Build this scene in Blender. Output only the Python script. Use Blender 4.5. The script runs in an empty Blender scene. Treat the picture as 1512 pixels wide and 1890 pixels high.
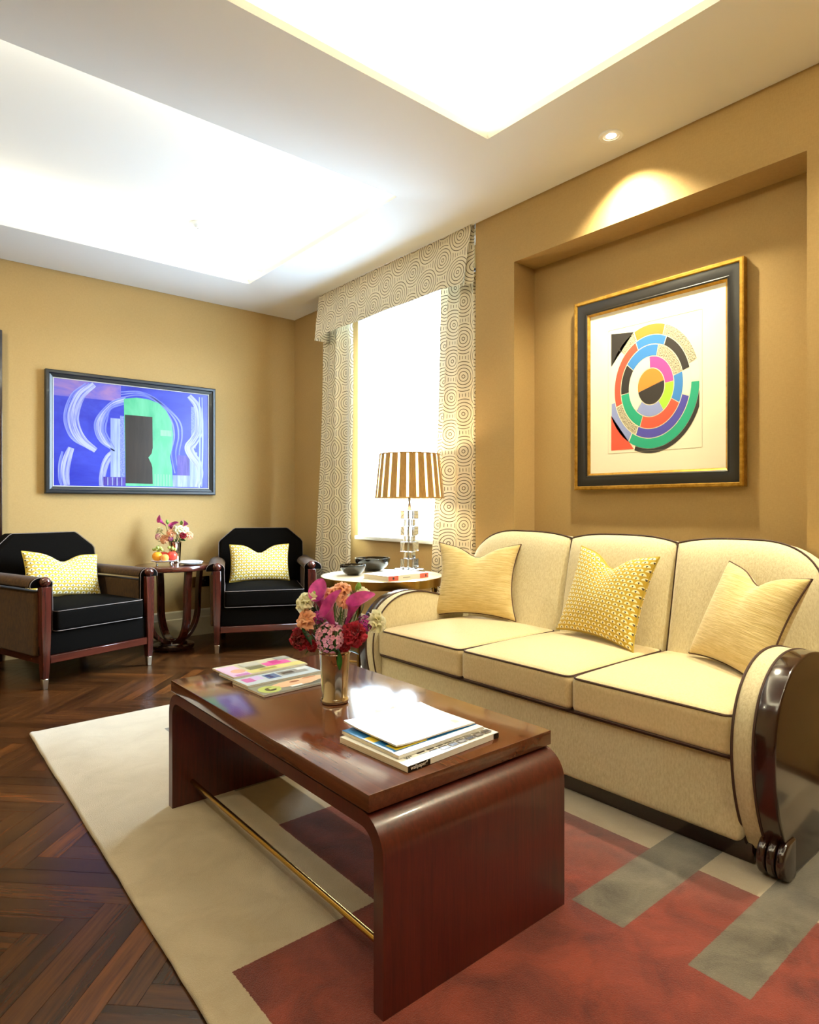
import bpy, bmesh, math, random
from mathutils import Vector, Matrix

scene = bpy.context.scene
COL = scene.collection
PI = math.pi
R = math.radians
random.seed(7)

# ---------------------------------------------------------------- camera
CAM_YAW = 39.93
cam_d = bpy.data.cameras.new('camera')
cam_d.sensor_fit = 'HORIZONTAL'
cam_d.sensor_width = 36.0
cam_d.lens = 36.0 * 1184.0 / 1512.0
cam_d.shift_y = -11.0 / 1512.0
cam_d.clip_start = 0.02
cam = bpy.data.objects.new('camera', cam_d)
COL.objects.link(cam)
cam.location = (0, 0, 1.05)
cam.rotation_euler = (R(90), 0, R(-CAM_YAW))
scene.camera = cam

# ---------------------------------------------------------------- world, daylight, exposure
W = bpy.data.worlds.new('daylight')
scene.world = W
W.use_nodes = True
bgn = W.node_tree.nodes['Background']
# pale blue sky above the horizon, pale paving below it
wt = W.node_tree
wc = wt.nodes.new('ShaderNodeTexCoord')
wsx = wt.nodes.new('ShaderNodeSeparateXYZ')
wt.links.new(wc.outputs['Generated'], wsx.inputs[0])
wr = wt.nodes.new('ShaderNodeMapRange')
wr.inputs['From Min'].default_value = -0.03
wr.inputs['From Max'].default_value = 0.03
wt.links.new(wsx.outputs[2], wr.inputs[0])
wm = wt.nodes.new('ShaderNodeMix')
wm.data_type = 'RGBA'
wt.links.new(wr.outputs[0], wm.inputs[0])
wm.inputs[6].default_value = (0.135, 0.205, 0.30, 1)
wm.inputs[7].default_value = (0.62, 0.81, 1.0, 1)
wt.links.new(wm.outputs[2], bgn.inputs['Color'])
bgn.inputs['Strength'].default_value = 66.0

vs = scene.view_settings
vs.view_transform = 'Standard'
vs.look = 'None'
vs.gamma = 1.0
vs.use_curve_mapping = False
vs.exposure = 0.15
scene.cycles.use_denoising = True
scene.cycles.max_bounces = 9
scene.cycles.diffuse_bounces = 4
scene.cycles.glossy_bounces = 4
scene.cycles.transmission_bounces = 9
scene.cycles.sample_clamp_indirect = 8.0
scene.cycles.caustics_reflective = False
scene.cycles.caustics_refractive = False


def area_light(name, loc, size, power, color, direction, portal=False):
    d = bpy.data.lights.new(name, 'AREA')
    d.shape = 'RECTANGLE'
    d.size, d.size_y = size
    d.energy = power
    d.color = color
    if portal:
        d.cycles.is_portal = True
    o = bpy.data.objects.new(name, d)
    COL.objects.link(o)
    o.location = loc
    o.rotation_euler = Vector(direction).to_track_quat('-Z', 'Y').to_euler()
    return o


ZC = 2.733            # soffit height
NEAR = (-0.40, 2.215, -0.95, 2.075)   # near coffer opening (x0,x1,y0,y1)
FAR = (-0.40, 2.24, 2.785, 4.62)      # far coffer opening
LIFT = 0.04
ZTOP = 2.99

# window daylight portal
area_light('window_portal', (3.16, 3.55, 1.68), (1.2, 1.75), 1.0, (1, 1, 1), (-1, 0, 0), portal=True)


def cove(prefix, rect, power, color):
    x0, x1, y0, y1 = rect
    z = ZC + LIFT + 0.075
    b = 0.11
    w = 0.04
    cx, cy = (x0 + x1) / 2, (y0 + y1) / 2
    for loc, size, d in (((cx, y1 + b, z), (x1 - x0, w), (0, -0.5, 1)),
                         ((cx, y0 - b, z), (x1 - x0, w), (0, 0.5, 1)),
                         ((x1 + b, cy, z), (w, y1 - y0), (-0.5, 0, 1)),
                         ((x0 - b, cy, z), (w, y1 - y0), (0.5, 0, 1))):
        o = area_light('%s_cove_light' % prefix, loc, size, power * max(size), color, d)
        # keep long side along the strip
        if size[0] < size[1]:
            o.rotation_euler = Matrix.Rotation(0, 3, 'Z').to_euler()
            zax = -Vector(d).normalized()
            yax = Vector((0, 1, 0))
            xax = yax.cross(zax)
            o.rotation_euler = Matrix((xax, yax, zax)).transposed().to_euler()
        else:
            zax = -Vector(d).normalized()
            xax = Vector((1, 0, 0))
            yax = zax.cross(xax)
            o.rotation_euler = Matrix((xax, yax, zax)).transposed().to_euler()


cove('near', NEAR, 11.0, (1.0, 0.93, 0.68))
cove('far', FAR, 6.0, (1.0, 0.96, 0.80))

DOWNLIGHTS = [  # x, y, power, aim
    (2.576, 1.649, 185.0, (2.82, 1.63, 1.1)),
    (2.576, 0.35, 160.0, (2.45, 0.60, 0.5)),
    (2.576, -0.75, 40.0, (2.2, -0.75, 0)),
    (-0.68, 3.70, 150.0, (0.9, 4.75, 0.6)),
    (-0.68, 2.43, 45.0, (0.2, 2.6, 0)),
    (-0.68, 0.80, 40.0, (0.4, 1.0, 0)),
    (1.70, -1.25, 60.0, (1.7, -0.2, 0)),
    (0.40, -1.25, 50.0, (0.8, 0.2, 0)),
]


# ---------------------------------------------------------------- helpers
def hexc(h):
    h = h.lstrip('#')
    out = []
    for i in (0, 2, 4):
        c = int(h[i:i + 2], 16) / 255.0
        out.append(c / 12.92 if c <= 0.04045 else ((c + 0.055) / 1.055) ** 2.4)
    return (out[0], out[1], out[2], 1.0)


class NT:
    """small node-tree helper"""
    def __init__(self, name):
        self.m = bpy.data.materials.new(name)
        self.m.use_nodes = True
        self.t = self.m.node_tree
        self.b = self.t.nodes['Principled BSDF']
        self.out = self.t.nodes['Material Output']

    def n(self, typ, **kw):
        nd = self.t.nodes.new(typ)
        for k, v in kw.items():
            setattr(nd, k, v)
        return nd

    def link(self, a, b):
        self.t.links.new(a, b)

    def put(self, sock, v):
        if hasattr(v, 'links') or isinstance(v, bpy.types.NodeSocket):
            self.link(v, sock)
        else:
            sock.default_value = v

    def math(self, op, a, b=0.0, c=0.0, clamp=False):
        nd = self.n('ShaderNodeMath', operation=op, use_clamp=clamp)
        self.put(nd.inputs[0], a)
        self.put(nd.inputs[1], b)
        self.put(nd.inputs[2], c)
        return nd.outputs[0]

    def mix(self, f, a, b, blend='MIX'):
        nd = self.n('ShaderNodeMix', data_type='RGBA', blend_type=blend)
        self.put(nd.inputs[0], f)
        self.put(nd.inputs[6], a)
        self.put(nd.inputs[7], b)
        return nd.outputs[2]

    def coord(self, which='Object'):
        if not hasattr(self, '_tc'):
            self._tc = self.n('ShaderNodeTexCoord')
        return self._tc.outputs[which]

    def mapping(self, vec, scale=(1, 1, 1), rot=(0, 0, 0), loc=(0, 0, 0)):
        nd = self.n('ShaderNodeMapping')
        self.link(vec, nd.inputs[0])
        nd.inputs['Scale'].default_value = scale
        nd.inputs['Rotation'].default_value = rot
        nd.inputs['Location'].default_value = loc
        return nd.outputs[0]

    def noise(self, vec, scale=5.0, detail=2.0, rough=0.5, dist=0.0):
        nd = self.n('ShaderNodeTexNoise')
        self.link(vec, nd.inputs['Vector'])
        nd.inputs['Scale'].default_value = scale
        nd.inputs['Detail'].default_value = detail
        nd.inputs['Roughness'].default_value = rough
        nd.inputs['Distortion'].default_value = dist
        return nd.outputs['Fac']

    def ramp(self, f, stops):
        nd = self.n('ShaderNodeValToRGB')
        self.link(f, nd.inputs[0])
        el = nd.color_ramp.elements
        while len(el) < len(stops):
            el.new(0.5)
        for e, (p, c) in zip(el, stops):
            e.position = p
            e.color = c
        return nd.outputs[0]

    def sep(self, vec):
        nd = self.n('ShaderNodeSeparateXYZ')
        self.link(vec, nd.inputs[0])
        return nd.outputs

    def bump(self, h, strength=0.3, dist=0.002):
        nd = self.n('ShaderNodeBump')
        nd.inputs['Strength'].default_value = strength
        nd.inputs['Distance'].default_value = dist
        self.link(h, nd.inputs['Height'])
        self.link(nd.outputs[0], self.b.inputs['Normal'])
        return nd.outputs[0]

    def set(self, **kw):
        names = {'color': 'Base Color', 'rough': 'Roughness', 'metal': 'Metallic', 'spec': 'Specular IOR Level',
                 'coat': 'Coat Weight', 'coat_rough': 'Coat Roughness', 'sheen': 'Sheen Weight',
                 'sheen_rough': 'Sheen Roughness', 'trans': 'Transmission Weight', 'ior': 'IOR',
                 'emit': 'Emission Color', 'emit_s': 'Emission Strength', 'alpha': 'Alpha'}
        for k, v in kw.items():
            self.put(self.b.inputs[names[k]], v)
        return self


def plain(name, color, rough=0.5, metal=0.0, **kw):
    t = NT(name)
    t.set(color=hexc(color) if isinstance(color, str) else color, rough=rough, metal=metal, **kw)
    return t.m


def fabric(name, color, color2, scale=(60, 60, 60), bump=0.35, dist=0.002, sheen=0.3, rough=0.9, big=3.0, bigamt=0.25, coord='Object'):
    t = NT(name)
    v = t.mapping(t.coord(coord), scale=scale)
    n1 = t.noise(v, 1.0, 3.0, 0.65)
    n2 = t.noise(t.coord(coord), big, 2.0)
    f = t.math('ADD', t.math('MULTIPLY', n1, 1.0 - bigamt), t.math('MULTIPLY', n2, bigamt))
    col = t.ramp(f, [(0.32, hexc(color2)), (0.62, hexc(color))])
    t.set(color=col, rough=rough, sheen=sheen, spec=0.25)
    t.bump(n1, bump, dist)
    return t.m


def wood(name, dark, light, axis='X', rough=0.25, coat=0.4, scale=1.0, coord='Object', rand=None, contrast=(0.3, 0.72)):
    """grain runs along axis"""
    t = NT(name)
    s = {'X': (1.2, 22, 22), 'Y': (22, 1.2, 22), 'Z': (22, 22, 1.2), 'U': (2.2, 30, 1)}[axis]
    s = tuple(k * scale for k in s)
    base = t.coord(coord)
    if rand:
        if rand == 'object':
            rn = t.n('ShaderNodeObjectInfo').outputs['Random']
        else:
            rn = t.n('ShaderNodeNewGeometry').outputs['Random Per Island']
        add = t.n('ShaderNodeVectorMath', operation='ADD')
        t.link(base, add.inputs[0])
        cmb = t.n('ShaderNodeCombineXYZ')
        t.link(t.math('MULTIPLY', rn, 37.0), cmb.inputs[0])
        t.link(t.math('MULTIPLY', rn, 91.0), cmb.inputs[1])
        t.link(t.math('MULTIPLY', rn, 53.0), cmb.inputs[2])
        t.link(cmb.outputs[0], add.inputs[1])
        base = add.outputs[0]
    v = t.mapping(base, scale=s)
    n1 = t.noise(v, 1.0, 4.0, 0.6, 0.9)
    n2 = t.noise(t.mapping(base, scale=tuple(k * 4 for k in s)), 1.0, 2.0, 0.6)
    f = t.math('ADD', t.math('MULTIPLY', n1, 0.7), t.math('MULTIPLY', n2, 0.3))
    col = t.ramp(f, [(contrast[0], hexc(dark)), (contrast[1], hexc(light))])
    t.set(spec=0.22 if rand else 0.5)
    if rand:
        rr = t.math('FRACT', t.math('MULTIPLY', rn, 17.31))
        val = t.ramp(rr, [(0.0, (0.6, 0.58, 0.56, 1)), (0.55, (1.0, 0.96, 0.92, 1)), (0.9, (1.2, 1.12, 1.0, 1)), (1.0, (1.9, 1.65, 1.2, 1))])
        col = t.mix(1.0, col, val, 'MULTIPLY')
    t.set(color=col, rough=rough, coat=coat, coat_rough=0.08)
    t.bump(n2, 0.08, 0.001)
    return t.m


class G:
    """mesh collector"""
    def __init__(self):
        self.v, self.f, self.uv, self.mi = [], [], [], []

    def face(self, idx, uv=None, mi=0):
        self.f.append(tuple(idx))
        self.uv.append(uv)
        self.mi.append(mi)

    def add(self, pts):
        b = len(self.v)
        self.v.extend([tuple(p) for p in pts])
        return b

    def poly(self, pts, uv=None, mi=0):
        b = self.add(pts)
        self.face(range(b, b + len(pts)), uv, mi)
        return self

    def box(self, x0, x1, y0, y1, z0, z1, mi=0):
        b = self.add([(x0, y0, z0), (x1, y0, z0), (x1, y1, z0), (x0, y1, z0), (x0, y0, z1), (x1, y0, z1), (x1, y1, z1), (x0, y1, z1)])
        for q in ((0, 3, 2, 1), (4, 5, 6, 7), (0, 1, 5, 4), (1, 2, 6, 5), (2, 3, 7, 6), (3, 0, 4, 7)):
            self.face([b + i for i in q], None, mi)
        return self

    def obox(self, c, ax, ay, az, mi=0):
        c, ax, ay, az = Vector(c), Vector(ax), Vector(ay), Vector(az)
        p = [c + ax * i + ay * j + az * k for k in (-1, 1) for i, j in ((-1, -1), (1, -1), (1, 1), (-1, 1))]
        b = self.add(p)
        for q in ((0, 3, 2, 1), (4, 5, 6, 7), (0, 1, 5, 4), (1, 2, 6, 5), (2, 3, 7, 6), (3, 0, 4, 7)):
            self.face([b + i for i in q], None, mi)
        return self

    def prism(self, outline, a0, a1, axis='Y', mi=0):
        """outline 2-D polygon; axis is the extrusion axis. XZ for Y, YZ for X, XY for Z"""
        def P(p, a):
            return {'Y': (p[0], a, p[1]), 'X': (a, p[0], p[1]), 'Z': (p[0], p[1], a)}[axis]
        n = len(outline)
        b = self.add([P(p, a0) for p in outline] + [P(p, a1) for p in outline])
        self.face(range(b, b + n), None, mi)
        self.face(range(b + 2 * n - 1, b + n - 1, -1), None, mi)
        for i in range(n):
            j = (i + 1) % n
            self.face((b + i, b + j, b + n + j, b + n + i), None, mi)
        return self

    def lathe(self, prof, seg=32, c=(0, 0, 0), mi=0, cap=True):
        cx, cy, cz = c
        b = self.add([(cx + r * math.cos(2 * PI * s / seg), cy + r * math.sin(2 * PI * s / seg), cz + z) for r, z in prof for s in range(seg)])
        for i in range(len(prof) - 1):
            for s in range(seg):
                t = (s + 1) % seg
                self.face((b + i * seg + s, b + i * seg + t, b + (i + 1) * seg + t, b + (i + 1) * seg + s), None, mi)
        if cap:
            if prof[0][0] > 1e-6:
                self.face([b + s for s in range(seg - 1, -1, -1)], None, mi)
            if prof[-1][0] > 1e-6:
                o = b + (len(prof) - 1) * seg
                self.face([o + s for s in range(seg)], None, mi)
        return self

    def grid(self, pts, nu, nv, uvs=None, cu=False, cv=False, mi=0):
        """pts[j*nu+i]"""
        b = self.add(pts)
        for j in range(nv if cv else nv - 1):
            for i in range(nu if cu else nu - 1):
                i2, j2 = (i + 1) % nu, (j + 1) % nv
                q = (j * nu + i, j * nu + i2, j2 * nu + i2, j2 * nu + i)
                self.face([b + k for k in q], [uvs[k] for k in q] if uvs else None, mi)
        return self

    def tube(self, path, r, seg=8, closed=False, mi=0, flat=1.0):
        pts = [Vector(p) for p in path]
        n = len(pts)
        rad = r if isinstance(r, (list, tuple)) else [r] * n
        rings = []
        prev = None
        for i, p in enumerate(pts):
            if closed:
                d = pts[(i + 1) % n] - pts[i - 1]
            else:
                d = pts[min(i + 1, n - 1)] - pts[max(i - 1, 0)]
            d = d.normalized() if d.length > 1e-9 else Vector((0, 0, 1))
            if prev is None:
                a = Vector((0, 0, 1)) if abs(d.z) < 0.9 else Vector((1, 0, 0))
                u = d.cross(a).normalized()
            else:
                u = (prev - d * prev.dot(d))
                u = u.normalized() if u.length > 1e-9 else d.orthogonal().normalized()
            prev = u
            w = d.cross(u)
            rings.append([p + (u * math.cos(2 * PI * s / seg) + w * math.sin(2 * PI * s / seg) * flat) * rad[i] for s in range(seg)])
        b = self.add([q for ring in rings for q in ring])
        m = n if closed else n - 1
        for i in range(m):
            k = (i + 1) % n
            for s in range(seg):
                t = (s + 1) % seg
                self.face((b + i * seg + s, b + i * seg + t, b + k * seg + t, b + k * seg + s), None, mi)
        if not closed:
            self.face([b + s for s in range(seg - 1, -1, -1)], None, mi)
            o = b + (n - 1) * seg
            self.face([o + s for s in range(seg)], None, mi)
        return self

    def softbox(self, c, half, r, crown=0.0, n=7, mi=0, crown_bottom=0.0, taper=0.0):
        """rounded, crowned upholstery block"""
        hx, hy, hz = half
        def axis(h):
            rr = min(r, h * 0.999)
            core = [-(h - rr) + 2 * (h - rr) * i / (n - 1) for i in range(n)]
            edge = [h - rr + rr * k for k in (0.4142, 1.0)]
            return [-e for e in reversed(edge)] + core + edge
        A = {0: axis(hx), 1: axis(hy), 2: axis(hz)}
        H = (hx, hy, hz)
        def mp(p):
            inner = [max(-(H[k] - min(r, H[k] * 0.999)), min(H[k] - min(r, H[k] * 0.999), p[k])) for k in range(3)]
            d = Vector([p[k] - inner[k] for k in range(3)])
            if d.length > 1e-9:
                d = d.normalized() * r
            q = [inner[k] + d[k] for k in range(3)]
            e = max(0.0, 1 - (q[0] / hx) ** 2) * max(0.0, 1 - (q[1] / hy) ** 2)
            e = e ** 0.7
            if q[2] > 0:
                q[2] += crown * e * (q[2] / hz)
            else:
                q[2] += crown_bottom * e * (q[2] / hz)
            if taper:
                s = 1 - taper * (0.5 - 0.5 * q[2] / hz)
                q[0] *= s
                q[1] *= s
            return (q[0] + c[0], q[1] + c[1], q[2] + c[2])
        for ax, sgn in ((0, -1), (0, 1), (1, -1), (1, 1), (2, -1), (2, 1)):
            u, v = [k for k in range(3) if k != ax]
            pts = []
            for b_ in A[v]:
                for a_ in A[u]:
                    p = [0, 0, 0]
                    p[ax] = sgn * H[ax]
                    p[u] = a_
                    p[v] = b_
                    pts.append(mp(p))
            self.grid(pts, len(A[u]), len(A[v]), mi=mi)
        return self

    def xf(self, M, start=0):
        for i in range(start, len(self.v)):
            self.v[i] = tuple(M @ Vector(self.v[i]))
        return self

    def mesh(self, name, mats, smooth=40, bevel=None, merge=True, solid=None):
        me = bpy.data.meshes.new(name)
        me.from_pydata(self.v, [], self.f)
        if any(u for u in self.uv):
            lay = me.uv_layers.new(name='UVMap')
            for p, u in zip(me.polygons, self.uv):
                if u:
                    for li, c in zip(p.loop_indices, u):
                        lay.data[li].uv = c
        for p, k in zip(me.polygons, self.mi):
            p.material_index = k
        bm = bmesh.new()
        bm.from_mesh(me)
        if merge:
            bmesh.ops.remove_doubles(bm, verts=bm.verts, dist=1e-5)
        bmesh.ops.recalc_face_normals(bm, faces=bm.faces)
        if bevel:
            ed = [e for e in bm.edges if len(e.link_faces) == 2 and e.calc_face_angle(0) > R(32)]
            bmesh.ops.bevel(bm, geom=ed, offset=bevel[0], segments=bevel[1], profile=0.5, affect='EDGES', clamp_overlap=True)
        if smooth is not None:
            for f in bm.faces:
                f.smooth = True
        bm.to_mesh(me)
        bm.free()
        if smooth is not None and smooth < 180:
            me.set_sharp_from_angle(angle=R(smooth))
        for m in (mats if isinstance(mats, (list, tuple)) else [mats]):
            me.materials.append(m)
        return me

    def build(self, name, mats, parent=None, loc=None, rot=None, **kw):
        me = self.mesh(name, mats, **kw)
        o = bpy.data.objects.new(name, me)
        COL.objects.link(o)
        if parent is not None:
            o.parent = parent
        if loc:
            o.location = loc
        if rot:
            o.rotation_euler = rot
        return o


def tag(o, label=None, cat=None, group=None, kind=None):
    for k, v in (('label', label), ('category', cat), ('group', group), ('kind', kind)):
        if v:
            o[k] = v
    return o


def thing(name, label, cat, loc=(0, 0, 0), rotz=0.0, group=None):
    o = bpy.data.objects.new(name, None)
    o.empty_display_size = 0.05
    COL.objects.link(o)
    o.location = loc
    o.rotation_euler = (0, 0, rotz)
    return tag(o, label, cat, group)


def dup(root, loc, rotz, label, group=None):
    r = root.copy()
    COL.objects.link(r)
    r.location = loc
    r.rotation_euler = (0, 0, rotz)
    r['label'] = label
    if group:
        r['group'] = group
    for ch in list(root.children):
        c = ch.copy()
        COL.objects.link(c)
        c.parent = r
        for g in list(ch.children):
            d = g.copy()
            COL.objects.link(d)
            d.parent = c
    return r


def spline(pts, n=8, closed=False):
    """Catmull-Rom through 2-D/3-D points"""
    P = [Vector(p) for p in pts]
    out = []
    m = len(P)
    for i in range(m if closed else m - 1):
        p1, p2 = P[i], P[(i + 1) % m]
        p0 = P[i - 1] if (closed or i > 0) else p1 * 2 - p2
        p3 = P[(i + 2) % m] if (closed or i + 2 < m) else p2 * 2 - p1
        for k in range(n):
            t = k / n
            out.append(0.5 * ((2 * p1) + (p2 - p0) * t + (2 * p0 - 5 * p1 + 4 * p2 - p3) * t * t + (3 * p1 - p0 - 3 * p2 + p3) * t ** 3))
    if not closed:
        out.append(P[-1])
    return out


def rrect(x0, x1, y0, y1, r, n=5):
    out = []
    for cx, cy, a0 in ((x1 - r, y1 - r, 0), (x0 + r, y1 - r, 90), (x0 + r, y0 + r, 180), (x1 - r, y0 + r, 270)):
        for k in range(n + 1):
            a = R(a0 + 90 * k / n)
            out.append((cx + r * math.cos(a), cy + r * math.sin(a)))
    return out


# ---------------------------------------------------------------- materials
def wall_mat():
    t = NT('wall_fabric')
    v = t.coord('Object')
    n1 = t.noise(t.mapping(v, scale=(260, 260, 60)), 1.0, 2.0, 0.6)
    n2 = t.noise(t.mapping(v, scale=(60, 60, 300)), 1.0, 2.0, 0.6)
    n3 = t.noise(v, 1.3, 3.0)
    f = t.math('ADD', t.math('MULTIPLY', t.math('ADD', n1, n2), 0.35), t.math('MULTIPLY', n3, 0.3))
    col = t.ramp(f, [(0.3, hexc('#A28350')), (0.7, hexc('#B2935D'))])
    t.set(color=col, rough=0.75, spec=0.3, sheen=0.1)
    t.bump(t.math('ADD', n1, n2), 0.12, 0.001)
    return t.m


M = {}
M['wall'] = wall_mat()
M['ceiling'] = plain('ceiling_paint', '#F3F1EA', 0.85, spec=0.2)
M['trim'] = plain('trim_paint', '#DCD3B4', 0.45)
M['white_paint'] = plain('white_window_paint', '#F2F2EC', 0.4)
M['dark_wood'] = wood('dark_wood', '#140806', '#2E120B', 'Z', 0.18, 0.6)
M['chair_wood'] = wood('chair_wood', '#2E120C', '#56241A', 'Z', 0.2, 0.5)
M['chair_wood_x'] = wood('chair_wood_rail', '#32140D', '#5E281B', 'X', 0.2, 0.5)
M['table_top'] = wood('table_top_wood', '#4A2614', '#643620', 'Y', 0.13, 0.3, 3.0)
M['table_side'] = wood('table_side_wood', '#34100B', '#561E14', 'Z', 0.3, 0.3, 3.5)
M['floor_plank'] = wood('floor_plank_wood', '#25140A', '#4C2C13', 'U', 0.25, 0.0, 1.0, 'UV', 'object', (0.33, 0.68))
M['floor_plank_rest'] = wood('floor_plank_wood_rest', '#25140A', '#4C2C13', 'U', 0.25, 0.0, 1.0, 'UV', 'island', (0.33, 0.68))
M['subfloor'] = plain('subfloor', '#1A0F07', 0.8)
M['brass'] = plain('brass', '#B08A45', 0.22, 1.0)
M['bronze'] = plain('bronze', '#6F5327', 0.3, 1.0)
M['gold_leaf'] = fabric('gold_leaf', '#C79A44', '#9A6F24', (40, 40, 40), 0.1, 0.001, 0, 0.35)
M['gold_leaf'].node_tree.nodes['Principled BSDF'].inputs['Metallic'].default_value = 0.75
M['black_frame'] = plain('black_frame', '#1C1813', 0.35)
M['silver'] = plain('silver', '#D3C6B4', 0.08, 1.0)
M['chrome'] = plain('chrome', '#D8D8D8', 0.06, 1.0)
M['steel_tip'] = plain('steel_tip', '#C9BDA5', 0.3, 1.0)
M['sofa'] = fabric('sofa_chenille', '#DCD0AC', '#C6B68C', (170, 170, 60), 0.55, 0.003, 0.35)
M['sofa_seat'] = fabric('sofa_seat_velvet', '#DCC79A', '#CBB482', (150, 150, 90), 0.25, 0.002, 0.5)
M['sofa_piping'] = plain('sofa_piping', '#3E2416', 0.7)
M['velvet'] = fabric('chair_velvet', '#0B0805', '#050302', (150, 150, 150), 0.2, 0.001, 0.0)
M['velvet'].node_tree.nodes['Principled BSDF'].inputs['Specular IOR Level'].default_value = 0.05
M['velvet_arm'] = fabric('chair_velvet_arm', '#4A3012', '#2C1B0B', (90, 90, 30), 0.2, 0.001, 0.06)
M['chair_piping'] = plain('chair_piping', '#71635C', 0.6)
M['chenille_stripe'] = fabric('pillow_chenille', '#DAC48C', '#BCA060', (14, 14, 160), 0.7, 0.004, 0.4, coord='Object', big=12)
M['bowl'] = plain('bowl_lacquer', '#120D09', 0.12, coat=0.6)
M['marble'] = fabric('marble_top', '#EEE4CC', '#DCCDAA', (9, 9, 9), 0.0, 0.0001, 0, 0.12, 2.0)
M['paper'] = plain('paper', '#EFEBE0', 0.5)
M['pages'] = fabric('page_edges', '#E6DCC8', '#C9B99E', (3, 3, 600), 0.1, 0.0005, 0, 0.8)
M['linen'] = plain('linen', '#E8E8EA', 0.8)
M['porcelain'] = plain('porcelain', '#E9E9EA', 0.15)
M['stem'] = plain('stem_green', '#3F6B25', 0.5)
M['leaf'] = fabric('leaf_green', '#2E6A24', '#173E14', (30, 30, 30), 0.2, 0.001, 0, 0.35)
M['leaf_dark'] = fabric('leaf_dark_green', '#1C4420', '#0E2912', (30, 30, 30), 0.2, 0.001, 0, 0.4)


def petal_mat(name, c1, c2, trans=0.35):
    t = NT(name)
    col = t.ramp(t.noise(t.coord('Object'), 40.0, 2.0), [(0.35, hexc(c2)), (0.65, hexc(c1))])
    t.set(color=col, rough=0.55, spec=0.3, sheen=0.2)
    tr = t.n('ShaderNodeBsdfTranslucent')
    t.link(col, tr.inputs['Color'])
    mx = t.n('ShaderNodeMixShader')
    mx.inputs[0].default_value = trans
    t.link(t.b.outputs[0], mx.inputs[1])
    t.link(tr.outputs[0], mx.inputs[2])
    t.link(mx.outputs[0], t.out.inputs['Surface'])
    return t.m


M['pet_red'] = petal_mat('petal_crimson', '#C01A34', '#8C0F22', 0.2)
M['pet_cream'] = petal_mat('petal_cream', '#F7F2D2', '#E6E0AC')
M['pet_peach'] = petal_mat('petal_peach', '#F7C69C', '#EFA77C')
M['pet_pink'] = petal_mat('petal_pale_pink', '#EDB2C2', '#D98CA4')
M['pet_magenta'] = petal_mat('petal_magenta', '#B8338C', '#8E2470', 0.2)
M['pet_calla'] = petal_mat('petal_calla', '#C03D84', '#97276A', 0.25)
M['bud'] = petal_mat('bud_green', '#8FB24A', '#5F8A30', 0.2)


def curtain_mat(name, translucent):
    """concentric rings on a staggered lattice, wavy vertical lines between"""
    t = NT(name)
    uv = t.coord('UV')
    wob = t.n('ShaderNodeTexNoise')
    t.link(uv, wob.inputs['Vector'])
    wob.inputs['Scale'].default_value = 9.0
    wob.inputs['Detail'].default_value = 1.0
    sub = t.n('ShaderNodeVectorMath', operation='SUBTRACT')
    t.link(wob.outputs['Color'], sub.inputs[0])
    sub.inputs[1].default_value = (0.5, 0.5, 0.5)
    scl = t.n('ShaderNodeVectorMath', operation='SCALE')
    t.link(sub.outputs[0], scl.inputs[0])
    scl.inputs['Scale'].default_value = 0.008
    add = t.n('ShaderNodeVectorMath', operation='ADD')
    t.link(uv, add.inputs[0])
    t.link(scl.outputs[0], add.inputs[1])
    x, y, _ = t.sep(add.outputs[0])
    PX, PY = 0.285, 0.232

    def dist(ox, oy):
        a = t.math('SUBTRACT', t.math('FLOORED_MODULO', t.math('ADD', x, ox), PX), PX / 2)
        b = t.math('SUBTRACT', t.math('FLOORED_MODULO', t.math('ADD', y, oy), PY), PY / 2)
        return t.math('SQRT', t.math('ADD', t.math('MULTIPLY', a, a), t.math('MULTIPLY', b, b)))

    dA, dB = dist(0, 0), dist(PX / 2, PY / 2)
    RAD = 0.107
    inA = t.math('LESS_THAN', dA, RAD)
    d = t.math('ADD', t.math('MULTIPLY', inA, dA), t.math('MULTIPLY', t.math('SUBTRACT', 1.0, inA), dB))
    inAny = t.math('LESS_THAN', d, RAD)
    SP = 0.0205
    def lines(val, w):
        fr = t.math('FRACT', t.math('DIVIDE', val, SP))
        return t.math('LESS_THAN', t.math('ABSOLUTE', t.math('SUBTRACT', fr, 0.5)), w)
    ring = lines(d, 0.11)
    stripe = lines(x, 0.10)
    m = t.math('ADD', t.math('MULTIPLY', inAny, ring), t.math('MULTIPLY', t.math('SUBTRACT', 1.0, inAny), stripe))
    weave = t.noise(t.mapping(uv, scale=(900, 900, 1)), 1.0, 1.0)
    basec = t.mix(weave, hexc('#DED0AE'), hexc('#EADEC2'))
    col = t.mix(m, basec, hexc('#5E4D33'))
    t.set(color=col, rough=0.9, sheen=0.2, spec=0.15)
    t.bump(weave, 0.15, 0.0008)
    if translucent:
        tr = t.n('ShaderNodeBsdfTranslucent')
        t.link(col, tr.inputs['Color'])
        mx = t.n('ShaderNodeMixShader')
        mx.inputs[0].default_value = translucent
        t.link(t.b.outputs[0], mx.inputs[1])
        t.link(tr.outputs[0], mx.inputs[2])
        t.link(mx.outputs[0], t.out.inputs['Surface'])
    return t.m


M['curtain'] = curtain_mat('curtain_fabric', 0.02)
M['pelmet'] = curtain_mat('pelmet_fabric', 0.0)


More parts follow.
